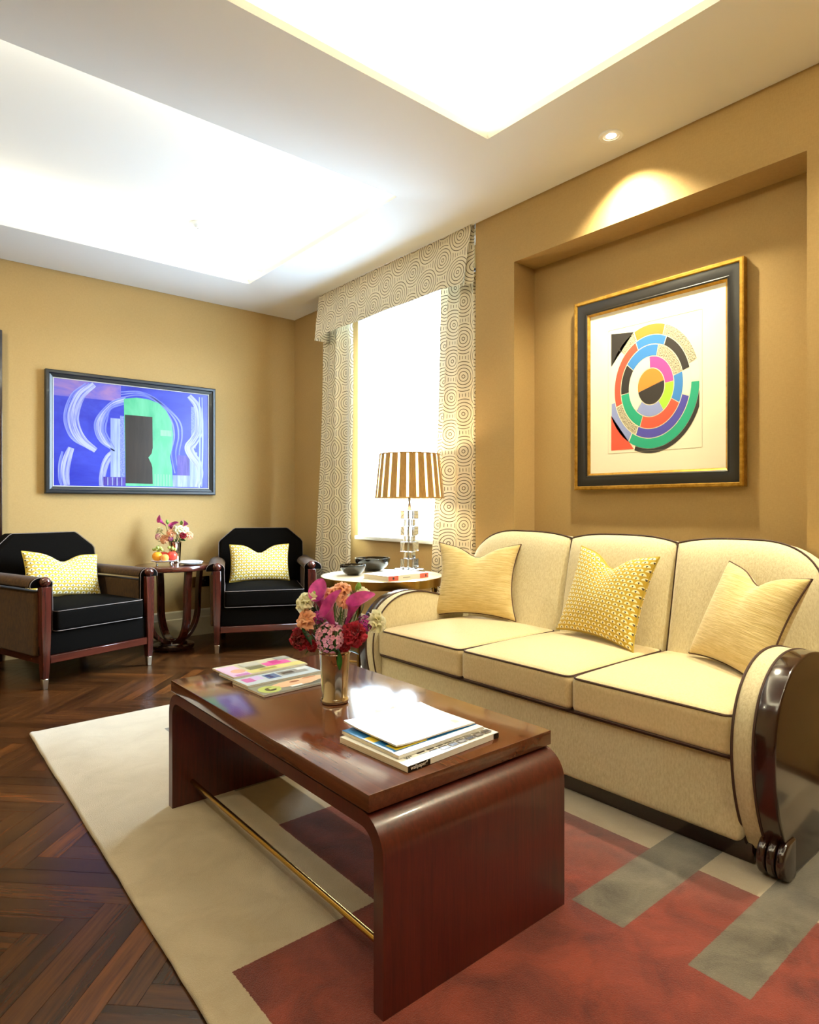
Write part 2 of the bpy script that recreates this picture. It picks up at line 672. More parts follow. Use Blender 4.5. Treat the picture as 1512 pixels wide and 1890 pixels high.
def scallop_mat():
    t = NT('scallop_fabric')
    uv = t.coord('UV')
    x, y, _ = t.sep(uv)
    CW, CH = 0.034, 0.019
    yy = t.math('DIVIDE', y, CH)
    row = t.math('FLOOR', yy)
    odd = t.math('FLOORED_MODULO', row, 2.0)
    xx = t.math('ADD', t.math('DIVIDE', x, CW), t.math('MULTIPLY', odd, 0.5))
    fx = t.math('SUBTRACT', t.math('FRACT', xx), 0.5)
    fy = t.math('FRACT', yy)
    fyh = t.math('MULTIPLY', fy, 0.62)
    r = t.math('SQRT', t.math('ADD', t.math('MULTIPLY', fx, fx), t.math('MULTIPLY', fyh, fyh)))
    cream = t.math('LESS_THAN', r, 0.40)
    ax = t.math('ABSOLUTE', fx)
    tri = t.math('MULTIPLY', t.math('LESS_THAN', ax, t.math('ADD', 0.035, t.math('MULTIPLY', fy, 0.22))), t.math('LESS_THAN', fy, 0.42))
    col = t.mix(cream, hexc('#C0A035'), hexc('#F3EBC6'))
    col = t.mix(tri, col, hexc('#4A4233'))
    t.set(color=col, rough=0.85, sheen=0.2, spec=0.2)
    t.bump(t.noise(t.mapping(uv, scale=(700, 700, 1)), 1.0, 1.0), 0.15, 0.0008)
    return t.m


M['scallop'] = scallop_mat()


def rug_mat():
    t = NT('rug_pile')
    v = t.coord('Object')
    wob = t.n('ShaderNodeTexNoise')
    t.link(v, wob.inputs['Vector'])
    wob.inputs['Scale'].default_value = 160.0
    sub = t.n('ShaderNodeVectorMath', operation='SUBTRACT')
    t.link(wob.outputs['Color'], sub.inputs[0])
    sub.inputs[1].default_value = (0.5, 0.5, 0.5)
    sc = t.n('ShaderNodeVectorMath', operation='SCALE')
    t.link(sub.outputs[0], sc.inputs[0])
    sc.inputs['Scale'].default_value = 0.006
    ad = t.n('ShaderNodeVectorMath', operation='ADD')
    t.link(v, ad.inputs[0])
    t.link(sc.outputs[0], ad.inputs[1])
    x, y, _ = t.sep(ad.outputs[0])

    def rect(x0, x1, y0, y1):
        a = t.math('MULTIPLY', t.math('GREATER_THAN', x, x0), t.math('LESS_THAN', x, x1))
        b = t.math('MULTIPLY', t.math('GREATER_THAN', y, y0), t.math('LESS_THAN', y, y1))
        return t.math('MULTIPLY', a, b)

    def anyof(rs):
        o = rect(*rs[0])
        for r_ in rs[1:]:
            o = t.math('MAXIMUM', o, rect(*r_))
        return o

    red = anyof([(0.612, 1.80, -0.75, 1.345), (1.01, 1.80, 1.34, 1.87)])
    grey = anyof([(1.41, 2.42, 0.87, 1.02), (1.41, 2.42, 0.572, 0.707), (1.41, 2.42, 0.27, 0.41), (1.04, 1.80, 2.90, 3.02), (1.01, 1.35, 2.19, 2.42)])
    brush = t.noise(v, 6.5, 5.0, 0.6, 0.8)
    fine = t.noise(v, 420.0, 2.0, 0.7)
    b2 = t.math('ADD', t.math('MULTIPLY', brush, 0.72), t.math('MULTIPLY', fine, 0.28))
    cc = t.ramp(b2, [(0.3, hexc('#A49378')), (0.62, hexc('#B6A68B'))])
    cr = t.ramp(b2, [(0.34, hexc('#4B150D')), (0.62, hexc('#7E3322'))])
    cg = t.ramp(b2, [(0.34, hexc('#453E34')), (0.62, hexc('#6E6657'))])
    col = t.mix(red, cc, cr)
    col = t.mix(grey, col, cg)
    t.set(color=col, rough=1.0, sheen=0.35, spec=0.1)
    t.bump(fine, 0.6, 0.004)
    return t.m


M['rug'] = rug_mat()

# ================================================================= STRUCTURE
XL, XW, XP = -1.10, 2.935, 2.757      # left wall, window wall, pier face
YB, YF = -1.60, 5.13                  # back wall, far wall
WY0, WY1, WZ0, WZ1 = 2.96, 4.14, 0.82, 2.56   # window opening

# --- floor with herringbone planks
floor = G().box(XL - 0.3, XW + 0.3, YB - 0.3, YF + 0.3, -0.10, -0.0125).build('floor', M['subfloor'], smooth=None)
tag(floor, 'dark brown oak herringbone parquet floor', 'floor', kind='structure')

PWD, PLN = 0.0657, 0.5256
e1 = Vector((1, 1, 0)).normalized()
e2 = Vector((1, -1, 0)).normalized()
ORG = Vector((0.285, 2.19, 0))


def plank_mesh(hl, hw):
    g = G()
    z0, z1 = -0.012, 0.0
    o = [(-hl, -hw), (hl, -hw), (hl, hw), (-hl, hw)]
    base = g.add([(x, y, z0) for x, y in o] + [(x, y, z1) for x, y in o])
    for k in range(4):
        j = (k + 1) % 4
        g.face((base + k, base + j, base + 4 + j, base + 4 + k), [o[k], o[j], o[j], o[k]])
    g.face([base + 4 + k for k in range(4)], o)
    return g


fwd = Vector((math.sin(R(CAM_YAW)), math.cos(R(CAM_YAW)), 0))
rgt = Vector((math.cos(R(CAM_YAW)), -math.sin(R(CAM_YAW)), 0))
planks = []
for m_ in range(-14, 15):
    for k_ in range(-60, 100):
        aH, bH = k_ * PWD + m_ * PLN, k_ * PWD - m_ * PLN
        for a, b, ang in ((aH + PLN / 2, bH + PWD / 2, 45), (aH + PLN + PWD / 2, bH + PWD - PLN / 2, -45)):
            c = ORG + e1 * a + e2 * b
            if XL - 0.12 < c.x < XW + 0.12 and YB - 0.12 < c.y < YF + 0.12:
                f_ = c.dot(fwd)
                seen = False
                if f_ > 0.6:
                    px = c.dot(rgt) / f_ * 1184
                    py = 1.05 / f_ * 1184
                    under_rug = c.x > 0.72 and c.y < 3.2
                    seen = abs(px) < 830 and py < 1060 and not under_rug
                planks.append((0 if seen else 1, f_, c, ang))
planks.sort(key=lambda p: (p[0], p[1]))
pl_me = plank_mesh(PLN / 2 - 0.0006, PWD / 2 - 0.0006).mesh('plank', M['floor_plank'], smooth=None, merge=False)
rest = G()
cnt = 0
for hid, f_, c, ang in planks:
    if not hid and cnt < 300:
        o = bpy.data.objects.new('plank', pl_me)
        COL.objects.link(o)
        o.parent = floor
        o.location = c
        o.rotation_euler = (0, 0, R(ang + (180 if (cnt * 7) % 3 == 0 else 0)))
        cnt += 1
    else:
        g = plank_mesh(PLN / 2 - 0.0006, PWD / 2 - 0.0006)
        g.xf(Matrix.Translation(c) @ Matrix.Rotation(R(ang), 4, 'Z'))
        b = rest.add(g.v)
        for f, u in zip(g.f, g.uv):
            rest.face([b + i for i in f], u)
tag(rest.build('plank_field', M['floor_plank_rest'], floor, smooth=None, merge=False), kind='stuff')

# --- walls
g = G()
g.box(XL - 0.2, XW + 0.3, YF, YF + 0.2, 0, 3.1)
tag(g.build('wall_far', M['wall'], smooth=None), 'tan fabric-covered far wall behind the two armchairs', 'wall', kind='structure')
g = G()
T_ = 3.10
g.box(XW, T_, WY1, YF, 0, 3.1)
g.box(XW, T_, 2.68, WY0, 0, 3.1)
g.box(XW, T_, WY0, WY1, 0, WZ0 - 0.03)
g.box(XW, T_, WY0, WY1, WZ1, 3.1)
g.box(XW, T_, YB, 2.68, 0, 3.1)
g.box(XP, XW, 2.38, 2.68, 0, 3.1)
g.box(XP, XW, 0.911, 2.38, 2.418, 3.1)
g.box(XP, XW, YB, 0.911, 0, 3.1)
tag(g.build('wall_right', M['wall'], smooth=None, merge=False), 'tan fabric-covered wall with the window and the sofa alcove', 'wall', kind='structure')
g = G().box(XL - 0.2, XL, YB - 0.2, YF, 0, 3.1)
tag(g.build('wall_left', M['wall'], smooth=None), 'tan wall out of view at left', 'wall', kind='structure')
g = G().box(XL, XW + 0.3, YB - 0.2, YB, 0, 3.1)
tag(g.build('wall_back', M['wall'], smooth=None), 'tan wall out of view behind the camera', 'wall', kind='structure')


# --- baseboards (stepped profile)
def baseboard(name, p0, p1, nrm, label):
    p0, p1, n = Vector(p0), Vector(p1), Vector(nrm)
    prof = [(0.0, 0.0), (0.022, 0.0), (0.022, 0.143), (0.016, 0.15), (0.014, 0.2), (0.008, 0.21), (0.0, 0.21)]
    g = G()
    b = g.add([p0 + n * d + Vector((0, 0, z)) for d, z in prof] + [p1 + n * d + Vector((0, 0, z)) for d, z in prof])
    k = len(prof)
    for i in range(k - 1):
        g.face((b + i, b + i + 1, b + k + i + 1, b + k + i))
    g.face([b + i for i in range(k)])
    g.face([b + k + i for i in range(k - 1, -1, -1)])
    tag(g.build(name, M['trim'], smooth=None), label, 'baseboard', kind='structure')


baseboard('baseboard_far', (0.672, YF, 0), (XW, YF, 0), (0, -1, 0), 'cream stepped baseboard along the far wall')
baseboard('baseboard_right', (XW, YF, 0), (XW, 2.68, 0), (-1, 0, 0), 'cream stepped baseboard under the window')


# --- ceiling: soffit with raised lips round the two coffers
def rdist(x, y, r_):
    dx = max(r_[0] - x, 0, x - r_[1])
    dy = max(r_[2] - y, 0, y - r_[3])
    return max(dx, dy)


def axis_pts(lo, hi, marks, step):
    ms = sorted(set([lo, hi] + [m for m in marks if lo < m < hi]))
    out = []
    for a, b in zip(ms[:-1], ms[1:]):
        n = max(1, round((b - a) / step))
        out += [a + (b - a) * i / n for i in range(n)]
    return out + [hi]


xs = axis_pts(XL - 0.05, XW + 0.1, [NEAR[0], NEAR[1], FAR[1]], 0.05)
ys = axis_pts(YB - 0.05, YF + 0.05, [NEAR[2], NEAR[3], FAR[2], FAR[3]], 0.05)
g = G()


def zc(x, y):
    t = max(max(0.0, 1 - rdist(x, y, r_) / 0.34) for r_ in (NEAR, FAR))
    return ZC + LIFT * t ** 1.6


b = g.add([(x, y, zc(x, y)) for y in ys for x in xs])
nx = len(xs)
for j in range(len(ys) - 1):
    for i in range(nx - 1):
        mx_, my_ = (xs[i] + xs[i + 1]) / 2, (ys[j] + ys[j + 1]) / 2
        if any(r_[0] < mx_ < r_[1] and r_[2] < my_ < r_[3] for r_ in (NEAR, FAR)):
            continue
        q = (j * nx + i, j * nx + i + 1, (j + 1) * nx + i + 1, (j + 1) * nx + i)
        g.face([b + k for k in q])
for r_ in (NEAR, FAR):
    x0, x1, y0, y1 = r_
    za, zb = ZC + LIFT, ZC + LIFT + 0.035
    t_ = 0.24
    ring = [(x0, y0), (x1, y0), (x1, y1), (x0, y1)]
    outr = [(x0 - t_, y0 - t_), (x1 + t_, y0 - t_), (x1 + t_, y1 + t_), (x0 - t_, y1 + t_)]
    for k in range(4):
        j = (k + 1) % 4
        a, c, A, C = ring[k], ring[j], outr[k], outr[j]
        g.poly([(*a, za), (*c, za), (*c, zb), (*a, zb)])
        g.poly([(*a, zb), (*c, zb), (*C, zb), (*A, zb)])
        g.poly([(*A, zb), (*C, zb), (*C, ZTOP), (*A, ZTOP)])
    g.poly([(*p, ZTOP) for p in outr])
ceil = g.build('ceiling', M['ceiling'], smooth=20, merge=True)
tag(ceil, 'off-white ceiling with two recessed cove-lit coffers', 'ceiling', kind='structure')

# --- door in the far wall at the left edge of the view
door = thing('door_1', 'dark wood door frame at the left edge of the far wall', 'door', (0.1, YF, 0))
door['kind'] = 'structure'
g = G()
g.box(0.46, 0.572, -0.045, 0.0, 0, 2.24)
g.box(-0.572, -0.46, -0.045, 0.0, 0, 2.24)
g.box(-0.46, 0.46, -0.045, 0.0, 2.13, 2.24)
g.build('door_frame', M['dark_wood'], door, bevel=(0.006, 2))
G().box(-0.458, 0.458, -0.03, 0.0, 0.004, 2.128).build('door_panel', M['dark_wood'], door, bevel=(0.003, 1))
G().lathe([(0.0, -0.03), (0.02, -0.028), (0.026, -0.01), (0.024, 0.01), (0.01, 0.02), (0.01, 0.05)], 16).xf(
    Matrix.Translation((0.4, -0.08, 1.0)) @ Matrix.Rotation(R(-90), 4, 'X')).build('door_handle', M['brass'], door)

# --- window
win = thing('window_1', 'tall blown-out daylight window with white frame and sill', 'window', (XW, (WY0 + WY1) / 2, WZ0))
win['kind'] = 'structure'
hw, hh = (WY1 - WY0) / 2, WZ1 - WZ0
g = G()
fw_ = 0.055
g.box(0.10, 0.16, -hw, -hw + fw_, 0, hh)
g.box(0.10, 0.16, hw - fw_, hw, 0, hh)
g.box(0.10, 0.16, -hw + fw_, hw - fw_, hh - fw_, hh)
g.box(0.10, 0.16, -hw + fw_, hw - fw_, 0, fw_)
g.build('window_frame', M['white_paint'], win, bevel=(0.004, 1), merge=False)
gl = NT('window_glass')
gb = gl.n('ShaderNodeBsdfTransparent')
gl.link(gb.outputs[0], gl.out.inputs['Surface'])
gg = gl.n('ShaderNodeBsdfGlossy')
gg.inputs['Roughness'].default_value = 0.02
gm = gl.n('ShaderNodeMixShader')
gm.inputs[0].default_value = 0.05
gl.link(gb.outputs[0], gm.inputs[1])
gl.link(gg.outputs[0], gm.inputs[2])
gl.link(gm.outputs[0], gl.out.inputs['Surface'])
G().box(0.128, 0.132, -hw + fw_, hw - fw_, fw_, hh - fw_).build('window_pane', gl.m, win, smooth=None)
G().box(-0.035, 0.165, -hw - 0.0, hw + 0.0, -0.03, 0.0).build('window_sill', M['white_paint'], win, bevel=(0.006, 2))
g = G()
for y_, z_ in ((hw, 0), (-hw, 0)):
    g.box(0.0, 0.10, y_ - (0.008 if y_ > 0 else 0), y_ + (0 if y_ > 0 else 0.008), 0.0, hh)
g.box(0.0, 0.10, -hw, hw, hh - 0.008, hh)
g.build('window_reveal', M['white_paint'], win, smooth=None, merge=False)

# --- recessed downlights
glow = plain('lamp_glow', '#FFF0D0', 0.5)
gn = glow.node_tree.nodes['Principled BSDF']
gn.inputs['Emission Color'].default_value = (1.0, 0.86, 0.6, 1)
gn.inputs['Emission Strength'].default_value = 25.0


def downlight(x, y, power, aim):
    vis = abs(x - 2.576) < 0.01 and y > 1
    t = thing('downlight', 'small white recessed downlight in the soffit above the framed print' if vis else
              'small white recessed downlight out of view in the soffit', 'downlight', (x, y, ZC), group=None if vis else 'downlights out of view')
    g = G().lathe([(0.034, 0.012), (0.036, -0.002), (0.052, -0.004), (0.055, -0.001), (0.055, 0.004)], 28, cap=False)
    g.build('trim_ring', M['white_paint'], t)
    G().lathe([(0.034, 0.012), (0.030, 0.004), (0.024, 0.003), (0.024, 0.0)], 28, cap=False).build('baffle', M['chrome'], t)
    G().lathe([(0.0, -0.004), (0.018, -0.003), (0.025, 0.002)], 24, cap=False).build('bulb', glow, t)
    d = bpy.data.lights.new('downlight_beam', 'SPOT')
    d.energy = power
    d.color = (1.0, 0.92, 0.66)
    d.spot_size = R(110)
    d.spot_blend = 1.0
    d.shadow_soft_size = 0.028
    o = bpy.data.objects.new('downlight_beam', d)
    COL.objects.link(o)
    o.parent = t
    o.location = (0, 0, -0.012)
    o.rotation_euler = (Vector(aim) - Vector((x, y, ZC))).to_track_quat('-Z', 'Y').to_euler()


for dl in DOWNLIGHTS:
    downlight(*dl)

# ================================================================= RUG
g = G()
RX0a, RX0b = 0.551, 0.49
outl = [(RX0b, -1.0), (2.62, -1.04), (2.66, 3.40), (RX0a, 3.366)]
nseg = 40
ring = []
for k in range(4):
    a, c = Vector(outl[k]), Vector(outl[(k + 1) % 4])
    n_ = 60
    for i in range(n_):
        p = a.lerp(c, i / n_)
        nrm = Vector(((c - a).y, -(c - a).x)).normalized()
        p = p + nrm * random.uniform(-0.0015, 0.0015)
        ring.append((p, nrm))
lv = [(0.0, 0.001), (0.003, 0.006), (0.001, 0.012), (-0.006, 0.0155)]
b = g.add([(p.x + n_.x * d, p.y + n_.y * d, z) for d, z in lv for p, n_ in ring])
N_ = len(ring)
for j in range(len(lv) - 1):
    for i in range(N_):
        k = (i + 1) % N_
        g.face((b + j * N_ + i, b + j * N_ + k, b + (j + 1) * N_ + k, b + (j + 1) * N_ + i))
g.face([b + 3 * N_ + i for i in range(N_)])
rug = g.build('rug', M['rug'], smooth=60)
tag(rug, 'cream wool rug with russet blocks and grey bars under the coffee table', 'rug')
ZR = 0.0155

# ================================================================= COFFEE TABLE
ct = thing('coffee_table', 'reddish mahogany waterfall coffee table with a brass stretcher', 'coffee table', (1.082, 1.6265, ZR))
hx, hy = 0.297, 0.6065


def ushape(hy, top, r, n=8):
    out = [(-hy, 0.0)]
    for k in range(n + 1):
        a = R(180 - 90 * k / n)
        out.append((-hy + r + r * math.cos(a), top - r + r * math.sin(a)))
    for k in range(n + 1):
        a = R(90 - 90 * k / n)
        out.append((hy - r + r * math.cos(a), top - r + r * math.sin(a)))
    out.append((hy, 0.0))
    return out


TOPU = 0.398
th = 0.032
g = G()
oo, ii = ushape(hy, TOPU, 0.075), ushape(hy - th, TOPU - th, 0.045)
n_ = len(oo)
for x in (-hx, hx):
    b = g.add([(x, p[0], p[1]) for p in oo] + [(x, p[0], p[1]) for p in ii])
    for i in range(n_ - 1):
        g.face((b + i, b + i + 1, b + n_ + i + 1, b + n_ + i))
for ln in (oo, ii):
    b = g.add([(x, p[0], p[1]) for x in (-hx, hx) for p in ln])
    for i in range(n_ - 1):
        g.face((b + i, b + i + 1, b + n_ + i + 1, b + n_ + i))
for s in (0, -1):
    g.poly([(-hx, oo[s][0], 0), (hx, oo[s][0], 0), (hx, ii[s][0], 0), (-hx, ii[s][0], 0)])
g.build('waterfall_frame', M['table_side'], ct, smooth=35)
G().box(-0.30, 0.30, -0.5615, 0.5785, TOPU + 0.004, TOPU + 0.0415).build('table_top', M['table_top'], ct, bevel=(0.002, 2))
G().box(-0.285, 0.285, -0.54, 0.56, TOPU, TOPU + 0.004).build('shadow_gap', M['dark_wood'], ct, smooth=None)
G().tube([(-0.227, -hy + th, 0.075), (-0.227, 0, 0.075), (-0.227, hy - th, 0.075)], 0.008, 14).build('brass_rod', M['brass'], ct)
ZT = ZR + TOPU + 0.0415      # table top height (0.455)

# ================================================================= SOFA
sofa = thing('sofa', 'long cream three-seat sofa with dark piping and glossy wood arms', 'sofa', (2.30, 1.64, ZR))
sx, sy = 2.30, 1.64


def S(g_, **k):
    """world-built sofa geometry into sofa space"""
    return g_.xf(Matrix.Translation((-sx, -sy, -ZR)))


YA, YBk = 0.80, 2.48       # inner arm faces
g = G().softbox(((1.893 + 2.62) / 2, (YA + YBk) / 2, 0.2075), ((2.62 - 1.893) / 2, (YBk - YA) / 2 + 0.004, 0.1225), 0.02, n=9)
S(g).build('base_panel', M['sofa'], sofa)
g = G().tube([(1.897, YA, 0.326), (1.893, 1.64, 0.324), (1.897, YBk, 0.326)], 0.007, 8)
S(g).build('base_piping', M['sofa_piping'], sofa)
g = G().box(1.945, 2.66, YA - 0.02, YBk + 0.02, ZR + 0.001, 0.095)
S(g).build('plinth', M['dark_wood'], sofa, bevel=(0.004, 1))

seams = [0.805, 1.36, 1.905, 2.475]
for k in range(3):
    y0, y1 = seams[k] + 0.003, seams[k + 1] - 0.003
    c = ((1.868 + 2.52) / 2, (y0 + y1) / 2, 0.393)
    h = ((2.52 - 1.868) / 2, (y1 - y0) / 2, 0.062)
    g = G().softbox(c, h, 0.022, crown=0.030, n=12, crown_bottom=0.0)
    o = S(g).build('seat_cushion', M['sofa_seat'], sofa)
    for zz in (c[2] + h[2] - 0.005, c[2] - h[2] + 0.005):
        off = 0.004
        path = [(x, y, zz) for x, y in rrect(c[0] - h[0] + off, c[0] + h[0] - off, y0 + off, y1 - off, 0.024, 5)]
        g = G().tube(path, 0.0038, 7, closed=True)
        S(g).build('piping', M['sofa_piping'], o)

secs = [(0.80, 1.36, -1), (1.36, 1.90, 0), (1.90, 2.545, 1)]
for y0, y1, end in secs:
    NU, NV = 25, 17

    def top(u):
        z = 0.918 - 0.026 * abs(u) ** 3
        if end:
            e = u * end
            if e > 0.05:
                q = (e - 0.05) / 0.95
                z = 0.918 - 0.195 * (1 - math.sqrt(max(0.0, 1 - q ** 2.6)))
        return z

    def P(u, v, back=False):
        y = (y0 + y1) / 2 + (y1 - y0) / 2 * u
        tz = top(u)
        z = 0.42 + (tz - 0.42) * (v + 1) / 2
        lean = 2.505 + (z - 0.45) * 0.21
        e = max(0.0, 1 - u ** 6) * max(0.0, 1 - ((v + 0.15) / 1.15) ** 6 if v > -0.15 else 1.0)
        bul = 0.055 * e ** 0.55
        return (lean + 0.035 - bul, y, z)

    us = [-math.cos(PI * i / (NU - 1)) * 0.5 + (-1 + 2 * i / (NU - 1)) * 0.5 for i in range(NU)]
    vv = [-1 + 2 * j / (NV - 1) for j in range(NV)]
    vv = [math.copysign(1 - (1 - abs(v)) ** 1.25, v) for v in vv]
    g = G()
    g.grid([P(u, v) for v in vv for u in us], NU, NV)
    # sides to the back
    loop = [P(-1, v) for v in vv] + [P(u, 1) for u in us[1:]] + [P(1, v) for v in reversed(vv[:-1])]
    bk = [(2.735, p[1], p[2] - (0.012 if p[2] > 0.6 else 0)) for p in loop]
    g.grid(loop + bk, len(loop), 2)
    g.face([g.add([q])for q in bk])
    o = S(g).build('back_cushion', M['sofa'], sofa, smooth=50)
    g = G().tube([(p[0] - 0.002, p[1], p[2] + 0.001) for p in loop], 0.004, 7)
    S(g).build('piping', M['sofa_piping'], o)

armprof = [(1.955, 0.06), (1.915, 0.125), (1.878, 0.205), (1.855, 0.29), (1.848, 0.37), (1.858, 0.445), (1.888, 0.512), (1.935, 0.563), (1.995, 0.597),
           (2.07, 0.614), (2.16, 0.613), (2.26, 0.592), (2.40, 0.555), (2.56, 0.53), (2.70, 0.52)]
curve = [(p.x, p.y) for p in spline(armprof, 5)]
closed_prof = curve + [(2.70, 0.06)]
wcurve = [(x - 0.004, z + 0.003) for x, z in curve]
wood_prof = [(1.965, ZR + 0.001)] + [p for p in wcurve if p[1] > 0.10] + [(2.72, 0.52), (2.72, ZR + 0.001)]
for inner, sg in ((YA, -1), (YBk, 1)):
    mid, outer = inner + sg * 0.057, inner + sg * 0.115
    arm = S(G().prism(closed_prof, min(inner, mid), max(inner, mid), 'Y')).build('arm', M['sofa'], sofa, smooth=35, bevel=(0.006, 2))
    for yy in (inner, mid):
        S(G().tube([(x - 0.001, yy, z + 0.001) for x, z in curve], 0.0038, 7)).build('piping', M['sofa_piping'], arm)
    S(G().prism(wood_prof, min(mid, outer), max(mid, outer), 'Y')).build('arm_panel', M['dark_wood'], sofa, smooth=35, bevel=(0.007, 3))
    # fluted scroll foot
    for k in range(3):
        yy = mid + sg * (0.054 - 0.0 - 0.025 * k)
        pr = []
        for q in range(15):
            a = R(90 + 180 * q / 14)
            pr.append((1.935 + 0.055 * math.cos(a), 0.0725 + 0.055 * math.sin(a)))
        pr += [(1.975, 0.0175), (1.975, 0.1275)]
        S(G().prism(pr, yy - 0.0118, yy + 0.0118, 'Y')).build('foot_flute', M['dark_wood'], sofa, smooth=40, bevel=(0.008, 3))


# ================================================================= THROW PILLOWS
def pillow(name, label, w, h, T, mat, pipe_mat, loc, euler, chop=0.05, pinch=0.10, group=None, n=26, group_uv=1.0, pipe_r=0.0035):
    root = thing(name, label, 'cushion', loc, group=group)
    root.rotation_euler = euler

    def out(u, v):
        x = u * w / 2 * (1 - pinch * (1 - v * v) ** 1.0)
        y = v * h / 2 * (1 - pinch * 0.9 * (1 - u * u) ** 1.0)
        wv = max(0.0, (v + 0.35) / 1.35)
        y -= chop * math.exp(-(u / 0.34) ** 2) * wv ** 2
        x -= 0.0
        return x, y + h / 2

    def thick(u, v):
        e = max(0.0, (1 - u ** 2)) * max(0.0, (1 - v ** 2))
        t = T * e ** 0.42
        wv = max(0.0, (v + 0.3) / 1.3)
        t *= 1 - 0.45 * math.exp(-(u / 0.22) ** 2) * wv ** 1.5
        return t

    ts = [math.sin(PI / 2 * (-1 + 2 * i / (n - 1))) for i in range(n)]
    g = G()
    for sgn in (-1, 1):
        pts, uvs = [], []
        for v in ts:
            for u in ts:
                x, y = out(u, v)
                pts.append((x, sgn * thick(u, v), y))
                uvs.append((u * w / 2 * group_uv + 0.5, v * h / 2 * group_uv + 0.5))
        g.grid(pts, n, n, uvs)
    g.build('pillow_cover', mat, root, smooth=180)
    bd = [(u, -1) for u in ts] + [(1, v) for v in ts[1:]] + [(u, 1) for u in reversed(ts[:-1])] + [(-1, v) for v in reversed(ts[1:-1])]
    path = []
    for u, v in bd:
        x, y = out(u, v)
        path.append((x, 0, y))
    G().tube(path, pipe_r, 7, closed=True).build('pillow_piping', pipe_mat, root)
    return root


def place_pillow(**k):
    return pillow(**k)


# pillow local axes: x right, z up, -y towards the viewer. rotate: z = yaw, x = lean back
M['pillow_piping'] = plain('pillow_piping', '#4B2D1A', 0.7)
M['scallop_piping'] = plain('scallop_piping', '#B39A3A', 0.8)
SEAT = 0.474
pillow('throw_pillow', 'plain beige ribbed throw pillow at the window end of the sofa', 0.45, 0.395, 0.075, M['chenille_stripe'], M['pillow_piping'],
       (2.36, 2.315, SEAT), (R(-17), 0, R(-63)), chop=0.05, pinch=0.16)
pillow('throw_pillow', 'bright yellow scallop-patterned throw pillow in the middle of the sofa', 0.43, 0.40, 0.07, M['scallop'], M['scallop_piping'],
       (2.365, 1.605, SEAT + 0.003), (R(-20), R(3), R(-99)), chop=0.06, pinch=0.13)
pillow('throw_pillow', 'plain beige ribbed throw pillow beside the glossy near sofa arm', 0.42, 0.385, 0.075, M['chenille_stripe'], M['pillow_piping'],
       (2.30, 1.025, SEAT), (R(-24), R(3), R(-122)), chop=0.045, pinch=0.13)


